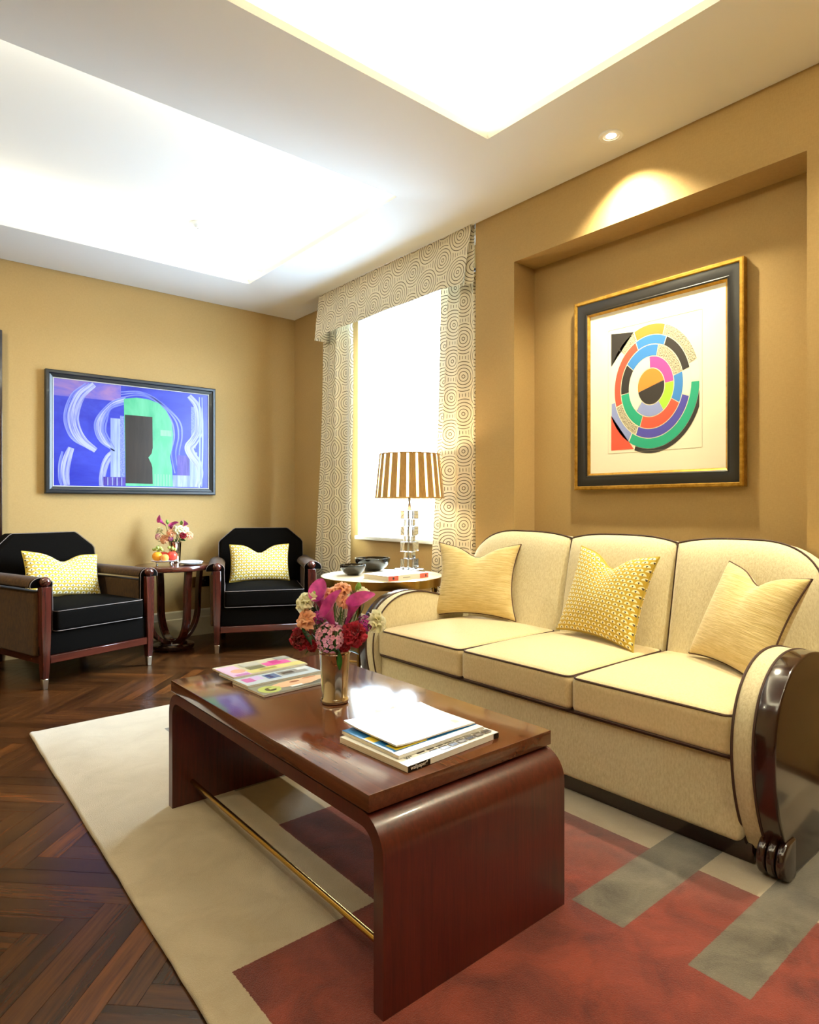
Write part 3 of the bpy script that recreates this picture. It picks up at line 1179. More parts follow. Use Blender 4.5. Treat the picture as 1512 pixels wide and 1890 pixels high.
# ================================================================= ARMCHAIRS
def make_armchair():
    t = thing('armchair', 'x', 'armchair', group='dark velvet armchairs by the far wall')
    # local: x right, y depth (front at 0), z up
    V, VA, WD, PP = M['velvet'], M['velvet_arm'], M['chair_wood'], M['chair_piping']
    for s in (-1, 1):
        # front post / leg
        x = 0.335 * s
        g = G()
        prof = [(0.020, 0.032, 0.060), (0.150, 0.040, 0.060), (0.20, 0.042, 0.060), (0.27, 0.048, 0.065), (0.33, 0.052, 0.065), (0.46, 0.054, 0.064), (0.587, 0.055, 0.062)]
        prof = [(0.060, 0.034, 0.036)] + [(z, w_, min(d_, 0.05)) for z, w_, d_ in prof[1:]]
        rings = []
        for z, w_, d_ in prof:
            rings += [(x - w_ / 2, -d_ / 2, z), (x + w_ / 2, -d_ / 2, z), (x + w_ / 2, d_ / 2, z), (x - w_ / 2, d_ / 2, z)]
        g.grid(rings, 4, len(prof), cu=True)
        b = len(rings)
        g.face([0, 1, 2, 3])
        g.face([b - 4, b - 3, b - 2, b - 1])
        leg = g.build('front_leg', WD, t, bevel=(0.002, 1))
        g = G()
        rg = []
        for z, w_ in ((0.0, 0.026), (0.06, 0.0335)):
            rg += [(x - w_ / 2, -w_ / 2, z), (x + w_ / 2, -w_ / 2, z), (x + w_ / 2, w_ / 2, z), (x - w_ / 2, w_ / 2, z)]
        g.grid(rg, 4, 2, cu=True)
        g.face([0, 1, 2, 3])
        g.face([4, 5, 6, 7])
        g.build('leg_tip', M['steel_tip'], leg, bevel=(0.002, 1))
        g = G().lathe([(0.0, -0.030), (0.014, -0.0265), (0.024, -0.018), (0.0295, -0.006), (0.0295, 0.006), (0.024, 0.018), (0.014, 0.0265), (0.0, 0.030)], 20, (x, -0.004, 0.615))
        g.build('ball_finial', WD, t)
        # back leg, splayed backwards
        g = G()
        rg = []
        for z, yo, w_ in ((0.0, 0.73, 0.034), (0.08, 0.70, 0.042), (0.16, 0.67, 0.05), (0.22, 0.65, 0.055)):
            xx = 0.30 * s
            rg += [(xx - w_ / 2, yo - w_ / 2, z), (xx + w_ / 2, yo - w_ / 2, z), (xx + w_ / 2, yo + w_ / 2, z), (xx - w_ / 2, yo + w_ / 2, z)]
        g.grid(rg, 4, 4, cu=True)
        g.face([0, 1, 2, 3])
        g.face([12, 13, 14, 15])
        g.build('back_leg', M['dark_wood'], t, bevel=(0.003, 1))
        # side rail
        g = G().box(min(x - 0.022 * s, x + 0.018 * s), max(x - 0.022 * s, x + 0.018 * s), 0.025, 0.68, 0.145, 0.192)
        g.build('side_rail', M['chair_wood'], t, bevel=(0.003, 1))
        # arm: side panel and rolled pad
        ax = 0.345 * s
        g = G().softbox((ax, 0.345, 0.375), (0.036, 0.325, 0.185), 0.015, n=7)
        arm = g.build('arm', VA, t)
        xo, xi = 0.41 * s, 0.283 * s
        rw = abs(xo - xi) / 2
        cxr = (xo + xi) / 2
        pr = []
        for q in range(13):
            a = R(-15 + 210 * q / 12)
            pr.append((cxr + rw * math.cos(a), 0.595 + 0.046 * math.sin(a)))
        g = G().prism(pr, 0.026, 0.70, 'Y')
        g.build('arm_pad', VA, arm, smooth=50, bevel=(0.01, 3))
        # front facing panel behind the post + piping
        fp = pr[:] 
        dn = [(xi, 0.33), (xi, 0.58)] if s > 0 else [(xi, 0.58), (xi, 0.33)]
        g = G().prism(pr, 0.012, 0.028, 'Y')
        g.box(min(xi, xi + 0.075 * s), max(xi, xi + 0.075 * s), 0.012, 0.028, 0.20, 0.60)
        g.build('arm_front', V, arm, smooth=50, merge=False)
        path = [(p[0], 0.012, p[1]) for p in pr]
        if s < 0:
            path = list(reversed(path))
        # path runs inner or outer side first: bring the tail down the inner edge
        inner_first = abs(path[0][0]) < abs(path[-1][0])
        if inner_first:
            path = list(reversed(path))
        path += [(xi, 0.012, 0.5), (xi, 0.012, 0.40), (xi, 0.012, 0.33)]
        G().tube(path, 0.0022, 6).build('piping', PP, arm)
    G().box(-0.312, 0.312, -0.022, 0.022, 0.145, 0.19).build('front_rail', M['chair_wood_x'], t, bevel=(0.003, 1))
    G().box(-0.30, 0.30, 0.64, 0.68, 0.15, 0.20).build('back_rail', M['dark_wood'], t, bevel=(0.003, 1))
    G().softbox((0, 0.325, 0.255), (0.312, 0.332, 0.066), 0.008, n=5).build('seat_base', V, t)
    cz, ch = 0.384, 0.060
    cu = G().softbox((0, 0.275, cz), (0.283, 0.305, ch), 0.02, crown=0.028, n=10).build('seat_cushion', V, t)
    for zz in (cz + ch - 0.003, cz - ch + 0.003):
        G().tube([(x_, y_, zz) for x_, y_ in rrect(-0.281, 0.281, -0.028, 0.578, 0.022)], 0.0023, 6, closed=True).build('piping', PP, cu)
    # octagonal back
    ol = [(-0.335, 0.30), (-0.335, 0.755), (-0.322, 0.775), (-0.222, 0.862), (-0.205, 0.87), (0.205, 0.87), (0.222, 0.862), (0.322, 0.775), (0.335, 0.755), (0.335, 0.30)]

    def lean(z):
        return 0.535 + (z - 0.4) * 0.22

    g = G()
    nO = len(ol)
    ins = [(x_ * 0.94, z_ - (0.016 if z_ > 0.5 else 0)) for x_, z_ in ol]
    fr = [(x_, lean(z_) + 0.02, z_) for x_, z_ in ol]
    fi = [(x_, lean(z_), z_) for x_, z_ in ins]
    bk = [(x_, lean(z_) + 0.115, z_) for x_, z_ in ol]
    b = g.add(fi + fr + bk)
    g.face([b + i for i in range(nO)])
    for k in range(2):
        for i in range(nO):
            j = (i + 1) % nO
            g.face((b + k * nO + i, b + k * nO + j, b + (k + 1) * nO + j, b + (k + 1) * nO + i))
    g.face([b + 2 * nO + i for i in range(nO - 1, -1, -1)])
    bo = g.build('backrest', V, t, smooth=30, bevel=(0.006, 2))
    G().tube([(x_, lean(z_) + 0.016, z_ + 0.001) for x_, z_ in ol], 0.0022, 6).build('piping', PP, bo)
    return t


ac = make_armchair()
ac.location = (1.075, 4.255, 0)
ac.rotation_euler = (0, 0, R(16.8))
ac['label'] = 'dark velvet armchair at left, angled below the blue painting'
ac2 = dup(ac, (2.185, 4.245, 0), R(-24.5), 'dark velvet armchair in the corner beside the curtain')


def on_chair(root_loc, rotz, lx, ly, lz):
    c, s = math.cos(rotz), math.sin(rotz)
    return (root_loc[0] + c * lx - s * ly, root_loc[1] + s * lx + c * ly, lz)


pillow('throw_pillow', 'pale scallop-patterned throw pillow tilted on the left armchair', 0.50, 0.30, 0.065, M['scallop'], M['scallop_piping'],
       on_chair((1.075, 4.255), R(16.8), 0.0, 0.40, 0.458), (R(-20), R(6), R(16.8)), chop=0.055, pinch=0.07, group_uv=0.85)
pillow('throw_pillow', 'pale scallop-patterned throw pillow upright on the corner armchair', 0.46, 0.30, 0.065, M['scallop'], M['scallop_piping'],
       on_chair((2.185, 4.245), R(-24.5), -0.02, 0.40, 0.458), (R(-18), R(0), R(-24.5)), chop=0.065, pinch=0.06, group_uv=0.85)

# ================================================================= PEDESTAL TABLE BETWEEN THE CHAIRS
TX, TY, TZ = 1.70, 4.74, 0.619
pt = thing('pedestal_table', 'round dark wood side table with curved legs between the armchairs', 'side table', (TX, TY, 0))
G().lathe([(0.0, TZ - 0.036), (0.255, TZ - 0.036), (0.265, TZ - 0.030), (0.266, TZ - 0.006), (0.262, TZ), (0.0, TZ)], 56).build('table_top', M['chair_wood_x'], pt)
for k in range(4):
    a = R(8 + 90 * k)
    prof = []
    for q in range(15):
        th_ = R(90 * q / 14)
        prof.append((0.030 + 0.165 * math.cos(th_), 0.300 - 0.245 * math.sin(th_)))
    path = [(0.195 + 0.02, TZ - 0.037), (0.20, 0.45)] + prof
    path = [(p.x, p.y) for p in spline(path, 3)]
    g = G()
    half_w, t2 = 0.026, 0.013
    pts = []
    for i, (r_, z_) in enumerate(path):
        p0, p1 = path[max(i - 1, 0)], path[min(i + 1, len(path) - 1)]
        d = Vector((p1[0] - p0[0], p1[1] - p0[1])).normalized()
        nr = Vector((d.y, -d.x))
        for sw, sn in ((-1, -1), (1, -1), (1, 1), (-1, 1)):
            rr_, zz = r_ + nr.x * t2 * sn, z_ + nr.y * t2 * sn
            w_ = half_w * sw
            pts.append((rr_ * math.cos(a) - w_ * math.sin(a), rr_ * math.sin(a) + w_ * math.cos(a), zz))
    g.grid(pts, 4, len(path), cu=True)
    g.face([0, 1, 2, 3])
    g.face([len(pts) - 4 + i for i in range(4)])
    g.build('curved_leg', M['chair_wood'], pt, bevel=(0.002, 1), smooth=40)
G().lathe([(0.0, 0.012), (0.142, 0.012), (0.146, 0.018), (0.146, 0.036), (0.138, 0.040), (0.10, 0.042), (0.095, 0.052), (0.0, 0.054)], 44).build('base', M['dark_wood'], pt)
for k in range(5):
    a = R(20 + 72 * k)
    G().lathe([(0.0, 0.0), (0.010, 0.001), (0.012, 0.007), (0.008, 0.013), (0.0, 0.013)], 12, (0.12 * math.cos(a), 0.12 * math.sin(a), 0)).build('stud_foot', M['chrome'], pt)

# ================================================================= ROUND MARBLE TABLE AT THE WINDOW
MX, MY, MZ, MR = 2.295, 2.995, 0.645, 0.36
mt = thing('accent_table', 'round marble-topped brass side table beside the window', 'side table', (MX, MY, 0))
G().lathe([(0.0, MZ - 0.02), (MR - 0.006, MZ - 0.02), (MR - 0.005, MZ - 0.002), (MR - 0.008, MZ), (0.0, MZ)], 64).build('marble_top', M['marble'], mt)
G().lathe([(MR - 0.02, MZ - 0.048), (MR, MZ - 0.048), (MR, MZ - 0.002), (MR - 0.0045, MZ - 0.001), (MR - 0.0045, MZ - 0.02), (MR - 0.02, MZ - 0.021)], 64, cap=False).build('brass_rim', M['brass'], mt, smooth=30)
for k in range(4):
    a = R(-150 + 90 * k)
    x_, y_ = (MR - 0.035) * math.cos(a), (MR - 0.035) * math.sin(a)
    lg = G().lathe([(0.011, 0.0162), (0.011, MZ - 0.05)], 14, (x_, y_, 0)).build('leg', M['bronze'], mt)
    G().lathe([(0.014, MZ - 0.085), (0.017, MZ - 0.08), (0.017, MZ - 0.052), (0.014, MZ - 0.049)], 16, (x_, y_, 0)).build('collar', M['brass'], lg)
G().tube([(MR - 0.04) * Vector((math.cos(R(-150)), math.sin(R(-150)), 0)) + Vector((0, 0, 0.12)), (0, 0, 0.12), (MR - 0.04) * Vector((math.cos(R(30)), math.sin(R(30)), 0)) + Vector((0, 0, 0.12))], 0.008, 10).build('stretcher', M['bronze'], mt)
G().tube([(MR - 0.04) * Vector((math.cos(R(-60)), math.sin(R(-60)), 0)) + Vector((0, 0, 0.12)), (0, 0, 0.12), (MR - 0.04) * Vector((math.cos(R(120)), math.sin(R(120)), 0)) + Vector((0, 0, 0.12))], 0.008, 10).build('stretcher', M['bronze'], mt)

# ================================================================= TABLE LAMP
LX, LY = 2.548, 3.044
lamp = thing('table_lamp', 'crystal block table lamp with a pleated brown and cream shade', 'lamp', (LX, LY, MZ))
G().lathe([(0.0, 0.0005), (0.094, 0.0005), (0.098, 0.004), (0.096, 0.016), (0.088, 0.021), (0.0, 0.022)], 44).build('lamp_base', M['chrome'], lamp)
gm_ = NT('crystal')
gm_.set(color=(0.96, 0.98, 1.0, 1), rough=0.0, trans=1.0, ior=1.47)
zs = [1.023, 0.970, 0.926, 0.866, 0.829, 0.768, 0.725, 0.669]
for i in range(7):
    z1, z0 = zs[i] - MZ, zs[i + 1] - MZ
    hwid = 0.042 if i % 2 == 0 else 0.027
    g = G().box(-hwid, hwid, -hwid, hwid, z0 + 0.0006, z1 - 0.0006)
    o = g.build('crystal_block', gm_.m, lamp, rot=(0, 0, R(22)), bevel=(0.002, 1), smooth=None)
G().lathe([(0.007, 0.022), (0.007, 0.379)], 14).build('lamp_rod', M['chrome'], lamp)
G().lathe([(0.016, 0.379), (0.014, 0.384), (0.010, 0.40), (0.008, 0.43), (0.010, 0.452), (0.016, 0.47), (0.016, 0.52)], 18).build('lamp_neck', M['chrome'], lamp)
SB, ST, RB, RT = 1.097 - MZ, 1.372 - MZ, 0.212, 0.184
M['shade_brown'] = fabric('shade_pleat', '#C0975A', '#A27C46', (200, 200, 20), 0.2, 0.001, 0.2)
sc_ = NT('shade_cream')
sc_.set(color=hexc('#F6E6B8'), rough=0.8)
trn = sc_.n('ShaderNodeBsdfTranslucent')
trn.inputs['Color'].default_value = hexc('#FFE9B0')
mxs = sc_.n('ShaderNodeMixShader')
mxs.inputs[0].default_value = 0.7
sc_.link(sc_.b.outputs[0], mxs.inputs[1])
sc_.link(trn.outputs[0], mxs.inputs[2])
sc_.link(mxs.outputs[0], sc_.out.inputs['Surface'])
NP = 22
G().lathe([(RB - 0.003, SB + 0.006), (RT - 0.003, ST - 0.006)], 88, cap=False).build('shade_lining', sc_.m, lamp)
for k in range(NP):
    a0, a1 = 2 * PI * k / NP, 2 * PI * (k + 0.74) / NP
    pts = []
    nn = 9
    for r_, z_ in ((RB, SB), (RT, ST)):
        for i in range(nn):
            a = a0 + (a1 - a0) * i / (nn - 1)
            rr_ = r_ + 0.0022 * math.sin(PI * i / (nn - 1)) + (0.0009 if i % 2 else 0)
            pts.append((rr_ * math.cos(a), rr_ * math.sin(a), z_))
    G().grid(pts, nn, 2).build('shade_pleat', M['shade_brown'], lamp, smooth=60)
for r_, z_ in ((RB + 0.001, SB + 0.004), (RT + 0.001, ST - 0.004)):
    G().tube([(r_ * math.cos(2 * PI * i / 64), r_ * math.sin(2 * PI * i / 64), z_) for i in range(64)], 0.004, 6, closed=True).build('shade_trim', M['shade_brown'], lamp)
bulb_m = NT('lamp_bulb')
bulb_m.set(color=(1, 0.9, 0.7, 1), emit=(1.0, 0.80, 0.48, 1), emit_s=60.0)
G().lathe([(0.0, 0.515), (0.014, 0.52), (0.022, 0.545), (0.030, 0.58), (0.026, 0.605), (0.012, 0.62), (0.0, 0.623)], 20).build('bulb', bulb_m.m, lamp)
ld = bpy.data.lights.new('lamp_light', 'POINT')
ld.energy = 9.0
ld.color = (1.0, 0.80, 0.48)
ld.shadow_soft_size = 0.035
lo = bpy.data.objects.new('lamp_light', ld)
COL.objects.link(lo)
lo.parent = lamp
lo.location = (0.0, 0.0, 0.66)

# ================================================================= BOWLS AND BOOK ON THE MARBLE TABLE
def bowl(name, label, x, y, r_, h):
    t_ = 0.006
    pr = [(0.0, 0.0005), (r_ * 0.42, 0.0005), (r_ * 0.44, 0.004)]
    for k in range(1, 9):
        a = k / 8
        pr.append((r_ * (0.44 + 0.56 * math.sin(a * PI / 2) ** 0.9), 0.004 + (h - 0.004) * a ** 1.35))
    inn = [(max(0.0, p[0] - t_), p[1] + (0.004 if p[1] < h - 0.001 else 0)) for p in reversed(pr[2:])]
    g = G().lathe(pr + inn + [(0.0, 0.009)], 40, cap=False)
    tag(g.build(name, M['bowl'], None, loc=(x, y, MZ), smooth=60), label, 'bowl')


bowl('bowl', 'small black lacquer bowl at the front edge of the marble table', 2.165, 3.105, 0.078, 0.062)
bowl('bowl', 'larger black lacquer bowl behind the small one on the marble table', 2.405, 3.235, 0.112, 0.080)

bk_ = thing('book', 'thick white book with pink-red spine lying on the marble table', 'book', (2.262, 2.822, MZ), R(4))
hbx, hby, hbz = 0.152, 0.104, 0.028
M['book_red'] = plain('book_red', '#D9685A', 0.5)
M['book_white'] = plain('book_white', '#F0E8DE', 0.35)
M['ink'] = plain('ink', '#3A3330', 0.6)
G().box(-hbx + 0.003, hbx - 0.003, -hby + 0.004, hby - 0.003, 0.0035, hbz - 0.0035).build('pages', M['pages'], bk_, smooth=None)
g = G()
g.box(-hbx, hbx, -hby, hby, hbz - 0.003, hbz)
g.box(-hbx, hbx, -hby, hby, 0.0005, 0.0035)
g.build('cover', M['book_white'], bk_, smooth=None, merge=False)
g = G().box(-hbx, hbx, -hby - 0.002, -hby + 0.003, 0.0005, hbz)
sp = g.build('spine', M['book_white'], bk_, smooth=None)
g = G()
g.box(-hbx - 0.0003, -hbx + 0.072, -hby - 0.0026, -hby - 0.0021, 0.001, hbz - 0.0005)
g.box(hbx - 0.066, hbx + 0.0003, -hby - 0.0026, -hby - 0.0021, 0.001, hbz - 0.0005)
g.build('spine_patch', M['book_red'], sp, smooth=None, merge=False)
g = G()
g.box(-hbx + 0.03, -hbx + 0.042, -hby - 0.0031, -hby - 0.0027, 0.008, 0.020)
g.box(hbx - 0.024, hbx - 0.016, -hby - 0.0031, -hby - 0.0027, 0.006, 0.020)
g.box(-0.045, 0.01, -hby - 0.0026, -hby - 0.0021, 0.012, 0.0145)
g.build('spine_print', M['ink'], sp, smooth=None, merge=False)

# ================================================================= CURTAINS AND PELMET
def curtain(name, label, ya_t, yb_t, ya_b, yb_b, folds, amp, seed, x_mid=2.825, z0=0.012, z1=2.47):
    rnd = random.Random(seed)
    nu, nv = folds * 14 + 1, 24
    ph = [rnd.uniform(-0.5, 0.5) for _ in range(folds + 2)]
    pts, uvs = [], []
    # arc length of one row, for the cloth's own coordinates
    def row(v):
        ya, yb = ya_t + (ya_b - ya_t) * v, yb_t + (yb_b - yb_t) * v
        out = []
        for i in range(nu):
            u = i / (nu - 1)
            p = u * folds
            k = int(min(p, folds - 1e-6))
            f_ = p - k
            loc = p + 0.22 * (ph[k] * (1 - f_) + ph[k + 1] * f_)
            A = amp * (0.75 + 0.35 * math.sin(3.1 * u * folds + seed)) * (0.8 + 0.25 * v)
            x = x_mid + A * math.sin(2 * PI * loc) + 0.012 * math.sin(5 * v + 7 * u)
            y = ya + (yb - ya) * u + 0.35 * A * math.cos(2 * PI * loc + 0.6)
            out.append((x, y))
        return out
    ref = row(0.5)
    s = [0.0]
    for a, b_ in zip(ref[:-1], ref[1:]):
        s.append(s[-1] + math.hypot(b_[0] - a[0], b_[1] - a[1]))
    for j in range(nv):
        v = j / (nv - 1)
        z = z1 + (z0 - z1) * v
        for i, (x, y) in enumerate(row(v)):
            pts.append((x, y, z))
            uvs.append((s[i] + 0.05 * seed, z))
    g = G()
    g.grid(pts, nu, nv, uvs)
    o = g.build(name, M['curtain'], None, smooth=180)
    return tag(o, label, 'curtain')


curtain('curtain', 'patterned cream curtain at the corner side of the window', 4.455, 4.06, 4.60, 4.07, 3, 0.030, 3)
curtain('curtain', 'patterned cream curtain at the sofa side of the window', 3.06, 2.70, 3.17, 2.70, 3, 0.028, 5)

pel = thing('pelmet', 'ring-patterned fabric pelmet above the window', 'pelmet', (2.74, 3.55, 2.37))
g = G()
nu = 60
ptsF, uvF = [], []
for j in range(9):
    v = j / 8
    for i in range(nu):
        u = i / (nu - 1)
        yl = -0.858 + 0.052 * v
        yr = 0.852 + 0.014 * v
        y = yl + (yr - yl) * u
        zb_ = 0.028 - 0.022 * abs(2 * u - 1) ** 5 + 0.003 * math.sin(17 * u)
        z = 0.3625 + (zb_ - 0.3625) * v
        ptsF.append((0.0 - 0.032 * v + 0.003 * math.sin(9 * u + 3 * v), y, z))
        uvF.append((y + 0.9, z + 0.02))
g.grid(ptsF, nu, 9, uvF)
# returns to the wall at the corner end
ret, uvr = [], []
for j in range(9):
    v = j / 8
    p = ptsF[j * nu + nu - 1]
    for k in range(5):
        w_ = k / 4
        ret.append((p[0] + (0.185 - p[0]) * w_, p[1], p[2]))
        uvr.append((1.75 + w_ * 0.2, p[2]))
g.grid(ret, 5, 9, uvr)
g.build('pelmet_front', M['pelmet'], pel, smooth=50)
g = G()
kp, ku = [], []
for j in range(9):
    v = j / 8
    for i in range(9):
        u = i / 8
        y = -0.8695 + 0.10 * u
        kp.append((0.012 - 0.010 * v + 0.010 * math.sin(2 * PI * u * 1.2), y, 0.3625 - 0.349 * v))
        ku.append((3 + y, 0.3625 - 0.349 * v))
g.grid(kp, 9, 9, ku)
g.build('kick_pleat', M['pelmet'], pel, smooth=60)
G().box(0.02, 0.19, -0.80, 0.845, 0.335, 0.358).build('pelmet_board', M['white_paint'], pel, smooth=None)
G().tube([(0.085, -0.84, 0.125), (0.085, 0.0, 0.125), (0.085, 0.84, 0.125)], 0.011, 10).build('curtain_rail', M['dark_wood'], pel)

cord = thing('blind_cord', 'thin grey blind cord hanging beside the left window reveal', 'cord', (2.925, 4.085, 1.18))
G().tube([(0, 0, 0.06), (0, 0, 0.7), (0, 0, 1.36)], 0.0022, 6).build('cord_line', plain('cord_grey', '#6F7A80', 0.6), cord)
G().lathe([(0.0, 0.0), (0.006, 0.004), (0.007, 0.03), (0.003, 0.062)], 10).build('cord_weight', plain('cord_weight', '#8C9299', 0.4), cord)


# ================================================================= PICTURES
def frame_ring(g, w, h, prof, mi=0):
    """mitred moulding: prof is list of (inset, depth towards viewer); local x right, z up, -y viewer"""
    n = len(prof)
    rings = []
    for ins, d in prof:
        a, b_ = w / 2 - ins, h / 2 - ins
        rings.append([(-a, -d, -b_), (a, -d, -b_), (a, -d, b_), (-a, -d, b_)])
    for k in range(4):
        j = (k + 1) % 4
        for i in range(n):
            i2 = (i + 1) % n
            g.poly([rings[i][k], rings[i][j], rings[i2][j], rings[i2][k]], None, mi)
    return g


def sheet(g, pts, d, mi, uv=None):
    g.poly([(x, -d, z) for x, z in pts], uv, mi)


def ribbon(g, line, width, d, mi):
    """brush stroke: line of (x,z), width per point, uv along/across"""
    P = [Vector(p) for p in line]
    n = len(P)
    L = [0.0]
    for a, b_ in zip(P[:-1], P[1:]):
        L.append(L[-1] + (b_ - a).length)
    e = []
    for i in range(n):
        t_ = (P[min(i + 1, n - 1)] - P[max(i - 1, 0)]).normalized()
        nr = Vector((-t_.y, t_.x))
        w_ = width(i / (n - 1)) / 2
        e.append((P[i] + nr * w_, P[i] - nr * w_, w_))
    for i in range(n - 1):
        a, b_ = e[i], e[i + 1]
        pts = [a[0], b_[0], b_[1], a[1]]
        uv = [(L[i], a[2]), (L[i + 1], b_[2]), (L[i + 1], -b_[2]), (L[i], -a[2])]
        g.poly([(p.x, -d, p.y) for p in pts], uv, mi)


def arc(cx, cz, rx, rz, a0, a1, n=24):
    return [(cx + rx * math.cos(R(a0 + (a1 - a0) * i / n)), cz + rz * math.sin(R(a0 + (a1 - a0) * i / n))) for i in range(n + 1)]


def clipx(poly, lo, hi, axis):
    """Sutherland-Hodgman against lo<=coord<=hi"""
    def clip(ps, val, keep):
        out = []
        for i in range(len(ps)):
            a, b_ = ps[i - 1], ps[i]
            ka, kb = keep(a[axis]), keep(b_[axis])
            if ka != kb:
                t_ = (val - a[axis]) / (b_[axis] - a[axis])
                out.append(tuple(a[k] + (b_[k] - a[k]) * t_ for k in (0, 1)))
            if kb:
                out.append(tuple(b_))
        return out
    poly = clip(poly, lo, lambda c: c >= lo)
    if poly:
        poly = clip(poly, hi, lambda c: c <= hi)
    return poly


# ---- blue abstract on the far wall
pw, phh = 1.243, 0.876
p1 = thing('framed_painting', 'wide blue abstract painting in a dark frame above the left armchair', 'painting', (1.55, YF, 1.578))
M['dark_frame'] = plain('dark_frame', '#121517', 0.42, coat=0.1)
G_ = frame_ring(G(), pw, phh, [(0.0, 0.002), (0.0, 0.04), (0.006, 0.045), (0.022, 0.045), (0.028, 0.036), (0.046, 0.03), (0.05, 0.022), (0.05, 0.002)])
G_.build('frame', M['dark_frame'], p1, smooth=25)
frame_ring(G(), pw - 0.1, phh - 0.1, [(0.0, 0.018), (0.0, 0.026), (0.006, 0.024), (0.006, 0.018)]).build('slip', plain('picture_slip', '#B9B6AE', 0.5), p1, smooth=None)


def paint_mat(name, c1, c2, scale=(3, 3, 12), lo=0.35, hi=0.65, coord='Object', rough=0.35):
    t = NT(name)
    n1 = t.noise(t.mapping(t.coord(coord), scale=scale), 1.0, 4.0, 0.65, 0.5)
    t.set(color=t.ramp(n1, [(lo, hexc(c1)), (hi, hexc(c2))]), rough=rough, spec=0.4)
    return t.m


ART = [paint_mat('paint_blue', '#1B2494', '#3340B0', (2.5, 2.5, 4)),
       paint_mat('paint_stroke', '#2C3BA8', '#A3A6C4', (3, 75, 1), 0.33, 0.55, 'UV'),
       paint_mat('paint_green', '#3E9A70', '#62B088', (5, 5, 2)),
       paint_mat('paint_brown', '#150F0A', '#2B211A', (14, 5, 2)),
       paint_mat('paint_lilac', '#3C48B0', '#7F88C8', (3, 60, 1), 0.3, 0.6, 'UV'),
       paint_mat('paint_pale', '#6C78B8', '#9BA6CE', (30, 5, 2)),
       paint_mat('paint_purple', '#34247A', '#55469E', (30, 3, 4)),
       paint_mat('paint_mint', '#74B886', '#8CC596', (20, 5, 3)),
       paint_mat('paint_sky', '#3F4CB0', '#86669A', (4, 4, 7))]
aw, ah = pw - 0.111, phh - 0.111
g = G()
D0 = 0.019
sheet(g, [(-aw / 2, -ah / 2), (aw / 2, -ah / 2), (aw / 2, ah / 2), (-aw / 2, ah / 2)], D0, 0)


def A2(u, v):
    return ((u - 0.5) * aw, (0.5 - v) * ah)


def rectp(u0, u1, v0, v1, d, mi):
    sheet(g, [A2(u0, v1), A2(u1, v1), A2(u1, v0), A2(u0, v0)], d, mi)


def stroke(uv_pts, w0, w1, mi, d):
    line = [tuple(p) for p in spline([A2(*p) for p in uv_pts], 8)]
    ribbon(g, line, lambda t_: w0 + (w1 - w0) * math.sin(PI * min(1, max(0, 0.08 + 0.84 * t_))), d, mi)


rectp(0.0, 0.40, 0.0, 0.16, D0 + 0.0003, 8)
# left big crescent and companions
for k, (off, wd, mm) in enumerate(((-0.05, 0.02, 4), (-0.03, 0.018, 4), (0.0, 0.075, 1))):
    stroke([(0.235 + off, 0.02), (0.155 + off, 0.14), (0.115 + off, 0.32), (0.125 + off, 0.46), (0.17 + off, 0.57), (0.245 + off * 0.3, 0.655)], wd * 0.35, wd, mm, D0 + 0.0004 + 0.0001 * k)
stroke([(0.10, 0.64), (0.075, 0.76), (0.065, 0.88), (0.075, 0.995)], 0.035, 0.06, 1, D0 + 0.0005)
stroke([(0.05, 0.68), (0.035, 0.80), (0.035, 0.93), (0.045, 0.995)], 0.012, 0.02, 4, D0 + 0.0004)
# middle ring strokes
for k, (o_, wd) in enumerate(((0.0, 0.04), (0.022, 0.02), (-0.022, 0.016), (0.04, 0.012))):
    stroke([(0.43, 0.135 + o_), (0.34, 0.20 + o_), (0.275 + o_, 0.34), (0.265 + o_, 0.46), (0.30 + o_, 0.57), (0.36, 0.64 - o_ * 0.5)], wd * 0.4, wd, 1 if k == 0 else 4, D0 + 0.0005 + 0.0001 * k)
stroke([(0.42, 0.64), (0.345, 0.68), (0.305, 0.77), (0.285, 0.90), (0.28, 0.995)], 0.03, 0.05, 1, D0 + 0.0006)
# over-arch strokes
for k, o_ in enumerate((0.0, 0.03, 0.055)):
    stroke([(0.40, 0.12 - o_), (0.52, 0.075 - o_ * 0.6), (0.64, 0.13 - o_ * 0.4), (0.73 + o_, 0.29), (0.755 + o_, 0.46), (0.735 + o_, 0.65), (0.76 + o_, 0.85)], 0.006, 0.013, 4, D0 + 0.0005)
# patterned reflections
rectp(0.335, 0.395, 0.33, 0.91, D0 + 0.0007, 5)
rectp(0.395, 0.425, 0.30, 0.91, D0 + 0.0007, 4)
# green arch
gp = [A2(0.418, 0.13)] + [A2(0.50, 0.105), A2(0.58, 0.11), A2(0.65, 0.14), A2(0.70, 0.21), A2(0.735, 0.32), A2(0.748, 0.45), A2(0.74, 0.58), A2(0.725, 0.68), A2(0.74, 0.80), A2(0.745, 0.99), A2(0.43, 0.99)]
sheet(g, list(reversed(gp)), D0 + 0.0010, 2)
rectp(0.66, 0.735, 0.41, 0.47, D0 + 0.0012, 7)
# brown doorway
bp = [A2(0.425, 0.285), A2(0.605, 0.285), A2(0.607, 0.60), A2(0.60, 0.655), A2(0.578, 0.70), A2(0.598, 0.76), A2(0.605, 0.80), A2(0.607, 0.965), A2(0.43, 0.965)]
sheet(g, list(reversed(bp)), D0 + 0.0014, 3)
